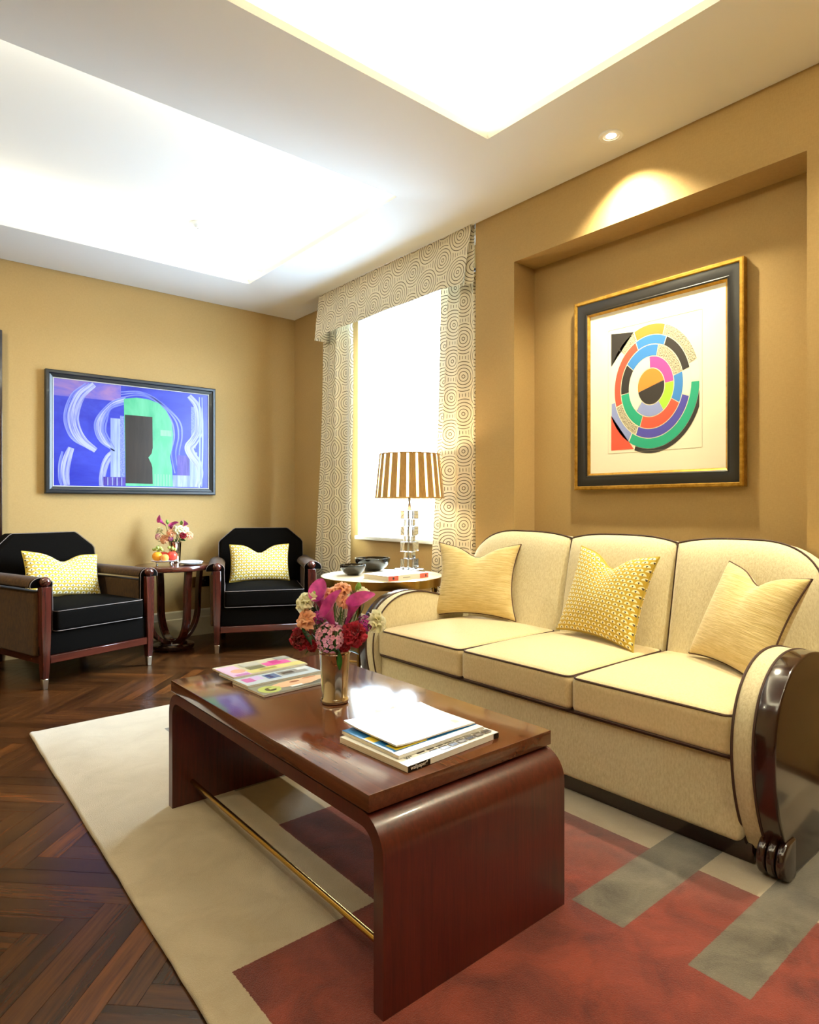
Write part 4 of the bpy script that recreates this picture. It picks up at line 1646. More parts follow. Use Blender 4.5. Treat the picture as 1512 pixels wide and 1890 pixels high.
# right serpentine stroke and uprights
stroke([(0.86, 0.03), (0.915, 0.12), (0.935, 0.25), (0.93, 0.40), (0.895, 0.50), (0.86, 0.575), (0.885, 0.66), (0.925, 0.74), (0.94, 0.86), (0.92, 0.99)], 0.03, 0.075, 1, D0 + 0.0007)
for u_ in (0.935, 0.955):
    stroke([(u_, 0.03), (u_ + 0.004, 0.5), (u_ - 0.003, 0.985)], 0.008, 0.014, 5, D0 + 0.0009)
rectp(0.875, 0.91, 0.14, 0.58, D0 + 0.0006, 4)
rectp(0.865, 0.92, 0.62, 0.99, D0 + 0.0006, 5)
rectp(0.775, 0.86, 0.66, 0.87, D0 + 0.0006, 6)
rectp(0.745, 0.865, 0.87, 0.99, D0 + 0.0011, 5)
rectp(0.29, 0.43, 0.905, 0.99, D0 + 0.0011, 6)
for k in range(4):
    rectp(0.315 + 0.029 * k, 0.321 + 0.029 * k, 0.91, 0.99, D0 + 0.0013, 5)
for k in range(6):
    rectp(0.62 + 0.02 * k, 0.626 + 0.02 * k, 0.865, 0.985, D0 + 0.0013, 7)
g.build('canvas', ART, p1, smooth=None, merge=False)

# ---- colourful print in the alcove: generic disc of coloured ring segments
qw, qh = 0.878, 1.002
p2 = thing('framed_print', 'colourful abstract ring print in a black and gold frame above the sofa', 'painting', (XW, 1.642, 1.636), R(-90))
frame_ring(G(), qw, qh, [(0.0, 0.002), (0.0, 0.036), (0.005, 0.040), (0.016, 0.040), (0.020, 0.034), (0.020, 0.002)]).build('outer_gilt', M['gold_leaf'], p2, smooth=30)
frame_ring(G(), qw - 0.04, qh - 0.04, [(0.0, 0.002), (0.0, 0.033), (0.012, 0.036), (0.045, 0.027), (0.050, 0.030), (0.056, 0.024), (0.056, 0.002)]).build('black_moulding', M['black_frame'], p2, smooth=30)
frame_ring(G(), qw - 0.152, qh - 0.152, [(0.0, 0.012), (0.0, 0.024), (0.008, 0.018), (0.011, 0.012)]).build('inner_gilt', M['gold_leaf'], p2, smooth=30)
G().box(-qw / 2 + 0.08, qw / 2 - 0.08, -0.012, -0.004, -qh / 2 + 0.08, qh / 2 - 0.08).build('mount', plain('mount_board', '#F3E8CB', 0.6), p2, smooth=None)
PAL = ['#2C2620', '#E2543B', '#1E9C78', '#3B7FC4', '#C24A9A', '#EE8A33', '#A6D93A', '#8C97C8', '#4A45A0', '#F2E9CF', '#B7A684']
PM = [plain('print_ink_%d' % i, c, 0.6) for i, c in enumerate(PAL)]
ht = NT('print_hatch')
hn = ht.noise(ht.mapping(ht.coord('Object'), scale=(500, 1, 160)), 1.0, 1.0)
ht.set(color=ht.ramp(hn, [(0.45, hexc('#6E6450')), (0.55, hexc('#DCCFAE'))]), rough=0.6)
PM[10] = ht.m
g = G()
EX, EZ = 0.232, 0.292
cx0, cz0 = -0.008, 0.0


def seg(r0, r1, a0, a1, col, d):
    a_ = arc(cx0, cz0, EX * r1, EZ * r1, a0, a1, 20)
    b_ = arc(cx0, cz0, EX * r0, EZ * r0, a1, a0, 20) if r0 > 0 else [(cx0, cz0)]
    pl = clipx(a_ + b_, -0.225, 0.232, 0)
    if len(pl) > 2:
        sheet(g, pl, d, col)


BD = 0.0126
sheet(g, [(-0.228, -0.30), (-0.10, -0.30), (-0.228, -0.12)], BD, 1)
sheet(g, [(-0.228, 0.30), (-0.228, 0.13), (-0.10, 0.285)], BD, 0)
tilt = 14
for r0, r1, parts in (
        (0.0, 0.30, [(0, 180, 5), (180, 360, 0)]),
        (0.315, 0.50, [(-10, 80, 4), (80, 150, 9), (150, 215, 9), (215, 290, 7), (290, 350, 6)]),
        (0.515, 0.70, [(0, 62, 10), (62, 128, 3), (128, 172, 0), (172, 235, 2), (235, 318, 1), (318, 360, 3)]),
        (0.715, 0.86, [(0, 52, 0), (52, 100, 3), (100, 185, 1), (185, 232, 10), (232, 330, 8), (330, 360, 9)]),
        (0.875, 1.04, [(4, 58, 10), (58, 98, 5), (98, 122, 10), (122, 178, 9), (178, 226, 7), (226, 345, 2), (345, 364, 9)])):
    for a0, a1, col in parts:
        seg(r0, r1, a0 + tilt + 0.6, a1 + tilt - 0.6, col, BD)
seg(1.045, 1.12, 250, 350, 0, BD)
g.build('print', PM, p2, smooth=None, merge=False)
g = G()
pl = rrect(-0.245, 0.245, -0.315, 0.32, 0.001, 1)
g.tube([(x_, -0.0124, z_) for x_, z_ in pl], 0.0006, 4, closed=True)
g.build('plate_mark', plain('plate_mark', '#B9A988', 0.7), p2)

# ================================================================= WALL SOCKET, DETECTOR
so = thing('wall_socket', 'double brass wall socket beside the corner armchair', 'socket', (2.06, YF, 0.432))
G().box(-0.073, 0.073, -0.009, -0.0005, -0.043, 0.043).build('socket_plate', M['brass'], so, bevel=(0.003, 2))
for s in (-1, 1):
    g = G()
    g.box(s * 0.035 - 0.003, s * 0.035 + 0.003, -0.0105, -0.0085, 0.0, 0.012)
    g.box(s * 0.035 - 0.014, s * 0.035 - 0.007, -0.0105, -0.0085, -0.018, -0.014)
    g.box(s * 0.035 + 0.007, s * 0.035 + 0.014, -0.0105, -0.0085, -0.018, -0.014)
    g.build('socket_holes', M['black_frame'], so, smooth=None, merge=False)
    G().box(s * 0.012 - 0.006, s * 0.012 + 0.006, -0.013, -0.0085, 0.012, 0.028).build('rocker_switch', M['black_frame'], so, bevel=(0.001, 1))
sd = thing('smoke_detector', 'white smoke detector disc in the far coffer', 'smoke detector', (1.715, 4.31, ZTOP))
G().lathe([(0.0, -0.036), (0.026, -0.034), (0.034, -0.024), (0.048, -0.02), (0.052, -0.012), (0.052, -0.0005)], 30).build('detector_body', M['white_paint'], sd)
G().lathe([(0.0, -0.04), (0.008, -0.039), (0.01, -0.036)], 12, cap=False).build('sensor_cap', M['white_paint'], sd)


# ================================================================= VASES AND FLOWERS
def vase(label, x, y, z):
    t_ = thing('julep_vase', label, 'vase', (x, y, z), group='silver julep cup vases')
    pr = [(0.0, 0.0005), (0.040, 0.0005), (0.043, 0.004), (0.043, 0.011), (0.0405, 0.015), (0.0385, 0.019), (0.0465, 0.156), (0.0480, 0.1585), (0.0465, 0.160), (0.044, 0.156), (0.036, 0.022), (0.0, 0.02)]
    G().lathe(pr, 44, cap=False).build('cup', M['silver'], t_, smooth=50)
    G().tube([(0.0468 * math.cos(2 * PI * k / 48), 0.0468 * math.sin(2 * PI * k / 48), 0.150) for k in range(48)], 0.0016, 6, closed=True).build('rim_bead', M['silver'], t_)
    return t_


VX, VY = 1.078, 1.643
vase('silver julep cup of mixed flowers on the coffee table', VX, VY, ZT)
VX2, VY2 = 1.775, 4.915
vase('silver julep cup of small flowers on the pedestal table', VX2, VY2, TZ)


def petal(g, M_, w, h, cup, ruffle, rnd, n=5, mi=0):
    pts = []
    for j in range(n):
        v = j / (n - 1)
        wid = w * (math.sin(PI * (0.12 + 0.62 * v)) ** 0.8)
        for i in range(n):
            u = -1 + 2 * i / (n - 1)
            x = u * wid / 2
            z = v * h - 0.18 * h * u * u * v
            y = cup * (u * u * 0.5 * w - math.sin(v * PI * 0.9) * 0.35 * h) + ruffle * math.sin(5 * u + rnd * 6) * v * v
            pts.append((x, y, z))
    s = len(g.v)
    g.grid(pts, n, n, mi=mi)
    g.xf(M_, s)


def bloom(kind, rad, seed):
    """flower head mesh, opening towards +z, centred at the origin"""
    rnd = random.Random(seed)
    g = G()
    if kind == 'carnation':
        for ringi in range(6):
            k = 4 + ringi * 3
            tilt_ = R(10 + 17 * ringi)
            for i in range(k):
                a = 2 * PI * (i + rnd.uniform(-0.3, 0.3)) / k + ringi
                Mx = Matrix.Rotation(a, 4, 'Z') @ Matrix.Rotation(-tilt_ - rnd.uniform(-0.1, 0.1), 4, 'X') @ Matrix.Translation((0, 0, rad * 0.12))
                petal(g, Mx, rad * 0.62, rad * rnd.uniform(0.82, 0.98), 0.4, rad * 0.16, rnd.random())
    elif kind == 'rose':
        for ringi, (k, tl, h_) in enumerate(((3, 4, 0.8), (4, 14, 0.95), (5, 28, 1.05), (5, 48, 1.1), (6, 66, 1.12))):
            for i in range(k):
                a = 2 * PI * (i + rnd.uniform(-0.2, 0.2)) / k + ringi * 0.7
                Mx = Matrix.Translation((0, 0, -rad * 0.35)) @ Matrix.Rotation(a, 4, 'Z') @ Matrix.Translation((0, rad * 0.06 * ringi, 0)) @ Matrix.Rotation(-R(tl), 4, 'X')
                petal(g, Mx, rad * 1.15, rad * h_, 0.9, rad * 0.07, rnd.random(), 6)
    elif kind == 'cluster':
        for i in range(52):
            z = 1 - 1.15 * (i + 0.5) / 52
            a = i * 2.39996 + rnd.uniform(-0.15, 0.15)
            s_ = math.sqrt(max(0, 1 - z * z))
            d = Vector((s_ * math.cos(a), s_ * math.sin(a), z))
            q = d.to_track_quat('Z', 'Y').to_matrix().to_4x4()
            c = d * rad * rnd.uniform(0.86, 1.0)
            c.z *= 0.85
            for k in range(5):
                Mx = Matrix.Translation(c) @ q @ Matrix.Rotation(2 * PI * k / 5 + i, 4, 'Z') @ Matrix.Rotation(-R(72), 4, 'X')
                petal(g, Mx, rad * 0.17, rad * 0.2, 0.3, 0, 0.3, 3)
    elif kind == 'calla':
        nu_, nv_ = 26, 14
        pts = []
        for j in range(nv_):
            v = j / (nv_ - 1)
            for i in range(nu_):
                th_ = -PI * 1.12 + 2 * PI * 1.12 * i / (nu_ - 1)
                fr_ = 0.5 + 0.5 * math.cos(th_)
                r_ = rad * (0.12 + 0.46 * v ** 1.7)
                r_ += rad * 0.85 * max(0, v - 0.68) ** 1.2 * (0.45 + 0.55 * fr_)
                z = rad * 2.7 * v * (0.60 + 0.40 * fr_) - rad * 1.1 * max(0, v - 0.8) ** 1.3 * (1.2 - fr_)
                ex = rad * 1.5 * max(0, v - 0.7) * fr_ ** 8
                rr_ = r_ * (1 + 0.10 * (i / nu_))
                pts.append(((rr_ + ex) * math.cos(th_), rr_ * math.sin(th_) * 0.92, z - rad * 1.0))
        g.grid(pts, nu_, nv_)
    elif kind == 'bud':
        g.lathe([(0.0, -rad), (rad * 0.45, -rad * 0.7), (rad * 0.62, -rad * 0.1), (rad * 0.5, rad * 0.5), (rad * 0.2, rad * 0.95), (0.0, rad)], 12)
    elif kind == 'leaf':
        n = 9
        pts = []
        for j in range(n):
            v = j / (n - 1)
            wd = rad * 0.62 * math.sin(PI * (v * 0.94 + 0.03)) ** 0.8
            for i in range(5):
                u = -1 + i / 2
                pts.append((u * wd / 2, abs(u) * wd * 0.18 - rad * 0.35 * v * v, rad * (v - 0.5) * 2))
        g.grid(pts, 5, n)
    return g


KINDS = {'carnation': ('carnation', 'flower'), 'rose': ('rose', 'flower'), 'cluster': ('flower_cluster', 'flower'), 'calla': ('calla_lily', 'flower'),
         'bud': ('flower_bud', 'flower'), 'leaf': ('leaf_sprig', 'leaf')}
FW = Vector((math.sin(R(CAM_YAW)), math.cos(R(CAM_YAW)), 0))
RT_ = Vector((math.cos(R(CAM_YAW)), -math.sin(R(CAM_YAW)), 0))


def flower(kind, mat, label, base, right, toward, z, rad, aim, seed, roll=0.0, group=None):
    """head at base + right/toward/up offsets in metres (room-space vectors); stem runs into the cup"""
    bx, by, bz = base
    nm, cat = KINDS[kind]
    head = Vector((bx, by, 0)) + RT_ * right - FW * toward
    head.z = z
    t_ = thing(nm, label, cat, (bx, by, bz), group=group)
    loc = head - Vector((bx, by, bz))
    d = (RT_ * aim[0] - FW * aim[1] + Vector((0, 0, aim[2]))).normalized()
    q = d.to_track_quat('Z', 'Y').to_matrix().to_4x4() @ Matrix.Rotation(roll, 4, 'Z')
    g = bloom(kind, rad, seed).xf(Matrix.Translation(loc) @ q)
    g.build({'leaf': 'leaf_blade', 'bud': 'bud'}.get(kind, 'blossom'), mat, t_, smooth=180, merge=(kind in ('calla', 'bud')))
    a0 = Vector((right * 6, 0, 0))
    inner = (RT_ * max(-0.02, min(0.02, right * 0.25)) - FW * max(-0.02, min(0.02, toward * 0.25)))
    p0 = inner + Vector((0, 0, 0.10))
    p3 = loc - d * rad * (0.9 if kind in ('calla', 'leaf') else 0.35)
    p1 = inner * 1.6 + Vector((0, 0, 0.155))
    pm_ = p1.lerp(p3, 0.55) + Vector((0, 0, 0.006))
    G().tube([p for p in spline([p0, p1, pm_, p3], 5)], 0.0022 if rad > 0.02 else 0.0018, 6).build('stem', M['stem'], t_)
    return t_


B1 = (VX, VY, ZT)
K1 = 1.644e-3


def f1(kind, mat, label, px, py, toward, rad, aim, seed, roll=0.0):
    flower(kind, M[mat], label, B1, px * K1, toward, 1.05 - (py - 934) * K1, rad, aim, seed, roll)


# offsets are from the cup's axis (in photo units of 1.64 mm) and towards the viewer (m)
f1('calla', 'pet_calla', 'magenta calla lily at the front centre of the coffee table bouquet', -2, 1136, 0.055, 0.043, (-0.25, 0.36, 0.9), 1, R(60))
f1('calla', 'pet_calla', 'magenta calla lily pointing right in the coffee table bouquet', 34, 1126, 0.035, 0.042, (0.42, 0.15, 0.9), 2, R(-30))
f1('calla', 'pet_calla', 'magenta calla lily pointing left at the back of the coffee table bouquet', -24, 1116, 0.005, 0.042, (-0.25, 0.10, 0.95), 3, R(150))
f1('rose', 'pet_peach', 'peach rose at the top centre of the coffee table bouquet', -1, 1098, -0.02, 0.029, (0, 0.35, 0.9), 4)
f1('rose', 'pet_peach', 'peach rose topmost in the coffee table bouquet', 14, 1088, -0.03, 0.023, (0.2, 0.3, 0.9), 5)
f1('rose', 'pet_peach', 'pale peach rose between the upright callas on the coffee table', 18, 1112, -0.005, 0.02, (0.1, 0.6, 0.7), 6)
f1('rose', 'pet_cream', 'cream rose at the upper left of the coffee table bouquet', -54, 1110, 0.0, 0.029, (-0.5, 0.5, 0.6), 7)
f1('rose', 'pet_cream', 'small cream rose at the upper right of the coffee table bouquet', 53, 1096, -0.02, 0.019, (0.4, 0.4, 0.7), 8)
f1('rose', 'pet_cream', 'cream rose reaching far right of the coffee table bouquet', 78, 1148, 0.0, 0.031, (0.75, 0.5, 0.35), 9)
f1('rose', 'pet_peach', 'peach rose at the left side of the coffee table bouquet', -51, 1143, 0.025, 0.029, (-0.6, 0.7, 0.35), 10)
f1('cluster', 'pet_pink', 'domed pale pink flower cluster at the front of the coffee table bouquet', -4, 1170, 0.052, 0.046, (-0.1, 0.85, 0.5), 11)
f1('carnation', 'pet_red', 'large crimson carnation right of the pink cluster', 38, 1166, 0.045, 0.039, (0.45, 0.8, 0.35), 12)
f1('carnation', 'pet_red', 'crimson carnation low on the left of the coffee table bouquet', -58, 1176, 0.02, 0.037, (-0.8, 0.55, 0.15), 13)
f1('carnation', 'pet_red', 'small crimson carnation tucked under the large one', 21, 1188, 0.045, 0.018, (0.3, 0.9, -0.1), 14)
f1('carnation', 'pet_red', 'small crimson carnation low left above the cup rim', -38, 1188, 0.035, 0.018, (-0.5, 0.8, 0.0), 15)
f1('cluster', 'pet_magenta', 'purple flower cluster on the right of the coffee table bouquet', 57, 1150, 0.01, 0.026, (0.7, 0.5, 0.4), 16)
f1('cluster', 'pet_magenta', 'purple flower cluster left of the front calla', -27, 1138, 0.02, 0.022, (-0.3, 0.7, 0.6), 17)
f1('bud', 'bud', 'green flower bud at the upper right of the coffee table bouquet', 43, 1086, -0.02, 0.016, (0.2, 0.0, 1), 18)
f1('bud', 'bud', 'small green bud beside the upper left cream rose', -38, 1098, -0.01, 0.011, (-0.2, 0.2, 1), 19)
f1('leaf', 'leaf', 'broad green leaf hanging over the cup rim', 13, 1212, 0.058, 0.026, (0.05, 0.35, -0.95), 20)
f1('leaf', 'leaf_dark', 'dark green leaf across the left of the bouquet', -46, 1167, 0.05, 0.030, (0.6, 0.3, -0.7), 21, R(20))
f1('leaf', 'leaf', 'green leaf pointing right under the crimson carnation', 34, 1197, 0.04, 0.024, (0.9, 0.4, 0.0), 22)
f1('leaf', 'leaf', 'green leaf pointing down left of the cup rim', -44, 1196, 0.03, 0.018, (-0.7, 0.4, -0.4), 23)
for k, (px, py, tw, aim) in enumerate(((-20, 1150, 0.02, (-0.4, 0.5, 0.7)), (8, 1192, 0.03, (0.0, 0.8, 0.2)), (-10, 1195, 0.035, (-0.3, 0.8, 0.1)), (25, 1145, 0.0, (0.4, 0.4, 0.8)),
                                       (-30, 1176, 0.03, (-0.5, 0.7, 0.3)), (50, 1130, -0.02, (0.5, 0.2, 0.8)), (-40, 1130, -0.02, (-0.5, 0.2, 0.8)), (4, 1150, -0.03, (0.1, -0.4, 0.9)))):
    flower('leaf', M['leaf_dark'], 'dark green filler leaf inside the coffee table bouquet', B1, px * K1, tw, 1.05 - (py - 934) * K1, 0.03, aim, 30 + k, R(40 * k), group='filler leaves in the coffee table bouquet')

B2 = (VX2, VY2, TZ)
K2 = 4.18e-3


def f2(kind, mat, label, px, py, toward, rad, aim, seed, roll=0.0):
    flower(kind, M[mat], label, B2, (px - 328.5) * K2, toward, 1.05 - (py - 934) * K2, rad, aim, seed, roll)


f2('calla', 'pet_calla', 'magenta calla lily pointing left, topmost in the far bouquet', 305, 964, 0.0, 0.034, (-0.7, 0.2, 0.7), 41, R(150))
f2('calla', 'pet_calla', 'magenta calla lily at the centre of the far bouquet', 324, 974, 0.03, 0.036, (0.3, 0.4, 0.8), 42, R(-20))
f2('calla', 'pet_calla', 'magenta calla lily at the right of the far bouquet', 345, 970, 0.0, 0.032, (0.5, 0.2, 0.8), 43, R(180))
f2('rose', 'pet_cream', 'cream rose at the far left of the far bouquet', 301, 979, 0.02, 0.028, (-0.6, 0.6, 0.5), 44)
f2('rose', 'pet_peach', 'peach rose in the middle of the far bouquet', 327, 982, 0.06, 0.03, (0, 0.8, 0.5), 45)
f2('rose', 'pet_cream', 'cream rose right of centre in the far bouquet', 339, 976, 0.05, 0.032, (0.2, 0.7, 0.6), 46)
f2('rose', 'pet_cream', 'cream rose at the upper right of the far bouquet', 348, 977, 0.03, 0.03, (0.5, 0.6, 0.6), 47)
f2('rose', 'pet_peach', 'peach rose low at the left of the far bouquet', 314, 994, 0.06, 0.03, (-0.3, 0.9, 0.2), 48)
f2('cluster', 'pet_pink', 'pale pink flower cluster low left in the far bouquet', 301, 990, 0.04, 0.026, (-0.6, 0.7, 0.2), 49)
f2('carnation', 'pet_red', 'red carnation at the right of the far bouquet', 347, 987, 0.05, 0.027, (0.4, 0.8, 0.3), 50)
f2('rose', 'pet_peach', 'pale peach rose at the right edge of the far bouquet', 357, 987, 0.02, 0.026, (0.8, 0.5, 0.3), 51)
f2('cluster', 'pet_magenta', 'purple flower cluster just above the far cup rim', 325, 993, 0.06, 0.022, (0, 0.9, 0.2), 52)
f2('bud', 'bud', 'green bud at the top of the far bouquet', 340, 965, 0.0, 0.018, (0.1, 0, 1), 53)
f2('bud', 'bud', 'green bud by the left calla of the far bouquet', 314, 963, 0.0, 0.018, (-0.2, 0, 1), 54)
for k, (px, py, tw, aim) in enumerate(((338, 992, 0.05, (0.3, 0.8, 0.2)), (345, 995, 0.04, (0.6, 0.6, 0.0)), (333, 996, 0.05, (0.0, 0.8, 0.0)), (318, 985, 0.02, (-0.3, 0.6, 0.5)), (308, 998, 0.03, (-0.7, 0.6, -0.2)), (332, 975, 0.0, (0.1, 0.3, 0.9)))):
    flower('leaf', M['leaf'], 'green filler leaf inside the far bouquet', B2, (px - 328.5) * K2, tw, 1.05 - (py - 934) * K2, 0.034, aim, 60 + k, R(50 * k), group='filler leaves in the far bouquet')

# ================================================================= FRUIT AND NAPKIN ON THE PEDESTAL TABLE
FX, FY = 1.655, 4.80
fp_ = thing('fruit_stand', 'small silver-footed fruit plate on the pedestal table', 'plate', (FX, FY, TZ))
G().lathe([(0.0, 0.022), (0.085, 0.022), (0.098, 0.029), (0.100, 0.031), (0.097, 0.032), (0.084, 0.026), (0.0, 0.026)], 36).build('plate', M['porcelain'], fp_)
for k in range(4):
    a = R(30 + 90 * k)
    G().tube([(0.07 * math.cos(a), 0.07 * math.sin(a), 0.0), (0.078 * math.cos(a), 0.078 * math.sin(a), 0.012), (0.074 * math.cos(a), 0.074 * math.sin(a), 0.0225)], 0.0035, 8).build('foot', M['chrome'], fp_)
ZF = TZ + 0.026


def sphere_prof(r_, sq=1.0, dim=0.12, n=14):
    pr = []
    for k in range(n + 1):
        a = -PI / 2 + PI * k / n
        rr_ = r_ * math.cos(a)
        z = r_ * sq * math.sin(a)
        if a > 1.0:
            z -= dim * r_ * ((a - 1.0) / 0.57) ** 2
        pr.append((max(rr_, 0.0), z))
    return pr


def fruit(name, label, cat, right, toward, z, r_, mat, sq=1.0, dim=0.12, calyx=True):
    p = Vector((FX, FY, 0)) + RT_ * right - FW * toward
    t_ = thing(name, label, cat, (p.x, p.y, z))
    G().lathe(sphere_prof(r_, sq, dim), 28, (0, 0, r_ * sq)).build('fruit_skin', mat, t_, smooth=180)
    G().tube([(0, 0, 2 * r_ * sq - dim * r_ - 0.002), (0.002, 0, 2 * r_ * sq + 0.004)], 0.0018, 6).build('stalk', M['stem'], t_)
    return t_


M['orange'] = fabric('orange_skin', '#F2A02C', '#E58A1C', (220, 220, 220), 0.4, 0.001, 0, 0.4)
M['apricot'] = fabric('apricot_skin', '#F0A94A', '#E2853A', (14, 14, 14), 0.05, 0.001, 0.3, 0.5)
M['apple'] = fabric('apple_skin', '#D2533A', '#C92F33', (30, 30, 8), 0.02, 0.0005, 0, 0.25)
M['grape'] = plain('grape_skin', '#BFCB6B', 0.25, trans=0.25)
fruit('orange', 'whole orange at the left of the fruit plate', 'orange', -0.042, 0.03, ZF, 0.036, M['orange'], 0.97, 0.04)
fruit('apricot', 'golden apricot at the front of the fruit plate', 'apricot', 0.022, 0.052, ZF, 0.029, M['apricot'], 0.92, 0.1)
fruit('apple', 'red apple at the right of the fruit plate', 'apple', 0.052, -0.012, ZF, 0.039, M['apple'], 0.92, 0.22)
fruit('apple', 'red apple at the back of the fruit plate under the grapes', 'apple', -0.02, -0.04, ZF, 0.036, M['apple'], 0.92, 0.2)


def grapes(label, right, toward, z, n, spread, seed):
    rnd = random.Random(seed)
    p = Vector((FX, FY, 0)) + RT_ * right - FW * toward
    t_ = thing('grape_bunch', label, 'grapes', (p.x, p.y, z))
    pts = []
    for k in range(n * 40):
        c = Vector((rnd.uniform(-1, 1) * spread, rnd.uniform(-1, 1) * spread, 0.011 + rnd.random() * 0.024))
        if all((c - q).length > 0.0185 for q in pts):
            pts.append(c)
        if len(pts) >= n:
            break
    for c in pts:
        G().lathe(sphere_prof(0.0115, 1.05, 0.0, 8), 12, c).build('grape', M['grape'], t_, smooth=180)
    G().tube([(0, 0, 0.02), (0.004, 0.002, 0.04), (0.008, 0.0, 0.052)], 0.0018, 6).build('grape_stalk', M['stem'], t_)


grapes('bunch of green grapes on top of the orange', -0.04, 0.018, ZF + 0.068, 7, 0.026, 3)
grapes('bunch of green grapes on top of the red apple', 0.045, -0.03, ZF + 0.064, 6, 0.024, 5)

nx_, ny_ = 1.795, 4.655
npl = thing('side_plate', 'small white plates stacked on the pedestal table', 'plate', (nx_, ny_, TZ))
for k in range(2):
    zz = 0.0005 + 0.007 * k
    G().lathe([(0.0, zz), (0.045, zz), (0.05, zz + 0.002), (0.082, zz + 0.009), (0.082, zz + 0.0105), (0.05, zz + 0.0055), (0.0, zz + 0.004)], 36).build('plate', M['porcelain'], npl)
rnd = random.Random(4)
g = G()
for layer in range(3):
    zz = 0.0195 + 0.0045 * layer
    s = len(g.v)
    nn = 12
    hw_, hd = 0.082 - 0.006 * layer, 0.048 - 0.003 * layer
    pts = []
    for j in range(nn):
        for i in range(nn):
            u, v = -1 + 2 * i / (nn - 1), -1 + 2 * j / (nn - 1)
            pts.append((u * hw_, v * hd, zz + 0.0035 * math.sin(2.4 * u + layer) * (1 - v * v * 0.4) + 0.0016 * math.sin(7 * v + 3 * u)))
    low = [(x_, y_, z_ - 0.004) for x_, y_, z_ in pts]
    g.grid(pts, nn, nn)
    g.grid(low, nn, nn)
    bd = [i for i in range(nn)] + [j * nn + nn - 1 for j in range(1, nn)] + [(nn - 1) * nn + i for i in range(nn - 2, -1, -1)] + [j * nn for j in range(nn - 2, 0, -1)]
    for a, c in zip(bd, bd[1:] + bd[:1]):
        g.face((s + a, s + c, s + nn * nn + c, s + nn * nn + a))
    g.xf(Matrix.Rotation(R(-30 + 9 * layer), 4, 'Z'), s)
nap = g.build('napkin', M['linen'], None, loc=(nx_, ny_, TZ), smooth=70)
tag(nap, 'folded white napkin lying on the small plates', 'napkin')
kn = thing('table_knife', 'small silver knife resting on the plates by the napkin', 'knife', (nx_ + 0.03, ny_ + 0.055, TZ + 0.0195), R(-25))
G().softbox((-0.045, 0, 0.003), (0.04, 0.005, 0.0028), 0.0026, n=3).build('knife_handle', M['chrome'], kn)
G().prism([(-0.006, -0.005), (0.07, -0.004), (0.08, 0.002), (0.07, 0.006), (-0.006, 0.005)], 0.0022, 0.0038, 'Z').build('knife_blade', M['chrome'], kn)


# ================================================================= MAGAZINES
def text_mesh(name, s, size, mat, parent, loc, rot):
    cu = bpy.data.curves.new(name, 'FONT')
    cu.body = s
    cu.size = size
    cu.extrude = 0.00015
    tmp = bpy.data.objects.new(name, cu)
    COL.objects.link(tmp)
    dg = bpy.context.evaluated_depsgraph_get()
    me = bpy.data.meshes.new_from_object(tmp.evaluated_get(dg))
    bpy.data.objects.remove(tmp)
    bpy.data.curves.remove(cu)
    o = bpy.data.objects.new(name, me)
    me.materials.clear()
    me.materials.append(mat)
    COL.objects.link(o)
    o.parent = parent
    o.location = loc
    o.rotation_euler = rot
    return o


GLOSS = {}


def gloss(c):
    if c not in GLOSS:
        GLOSS[c] = plain('cover_ink_' + c.strip('#'), c, 0.22)
    return GLOSS[c]


def magazine(label, loc, rotz, lx, ly, th_, base, shapes, spine='#E9E6DE', tilt=(0, 0), curl=0.0):
    """local origin = near-left corner; x along the spine, y across the cover"""
    t_ = thing('magazine', label, 'magazine', loc)
    t_.rotation_euler = (tilt[0], tilt[1], rotz)
    nxs, nys = 14, 10

    def zz(u, v):
        return curl * (max(0, 1 - u * 3.0) ** 2 * 0.5 + max(0, (v - 0.5) * 2) ** 2 * 0.4 + 0.6 * math.sin(PI * u) * 0.3)

    g = G()
    up = [(lx * i / nxs, ly * j / nys, th_ + zz(i / nxs, j / nys)) for j in range(nys + 1) for i in range(nxs + 1)]
    lo_ = [(x, y, 0.0003 + (zz(x / lx, y / ly) if curl else 0.0) * 0.85) for x, y, z in up]
    n1 = nxs + 1
    g.grid(up, n1, nys + 1)
    g.grid(lo_, n1, nys + 1)
    o0 = n1 * (nys + 1)
    bd = [i for i in range(n1)] + [j * n1 + nxs for j in range(1, nys + 1)] + [nys * n1 + i for i in range(nxs - 1, -1, -1)] + [j * n1 for j in range(nys - 1, 0, -1)]
    for a, c in zip(bd, bd[1:] + bd[:1]):
        g.face((a, c, o0 + c, o0 + a))
    g.build('pages', M['pages'], t_, smooth=40)
    cols = [base] + sorted(set(s[-1] for s in shapes) - {base})
    g = G()
    e = 0.0006

    def Q(u, v, d):
        return (u * lx, v * ly, th_ + zz(u, v) + d)

    g.grid([Q(i / nxs, j / nys, e) for j in range(nys + 1) for i in range(n1)], n1, nys + 1, mi=0)
    for li, s in enumerate(shapes):
        d = e + 0.00012 * (li + 1)
        c = cols.index(s[-1])
        if s[0] == 'r':
            _, u0, u1, v0, v1, _c = s
            k = max(1, int((u1 - u0) * nxs))
            g.grid([Q(u0 + (u1 - u0) * i / k, v0 + (v1 - v0) * j / 2, d) for j in range(3) for i in range(k + 1)], k + 1, 3, mi=c)
        else:
            g.poly([Q(u, v, d) for u, v in s[1]], None, c)
    cv = g.build('cover', [gloss(c) for c in cols], t_, smooth=60, merge=False)
    g = G().grid([(lx * i / nxs, -0.0004, (0.0004 if j == 0 else th_) + (zz(i / nxs, 0) * (0.85 if j == 0 else 1.0))) for j in (0, 1) for i in range(n1)], n1, 2)
    sp_ = g.build('spine', gloss(spine), t_, smooth=40)
    return t_, cv, sp_


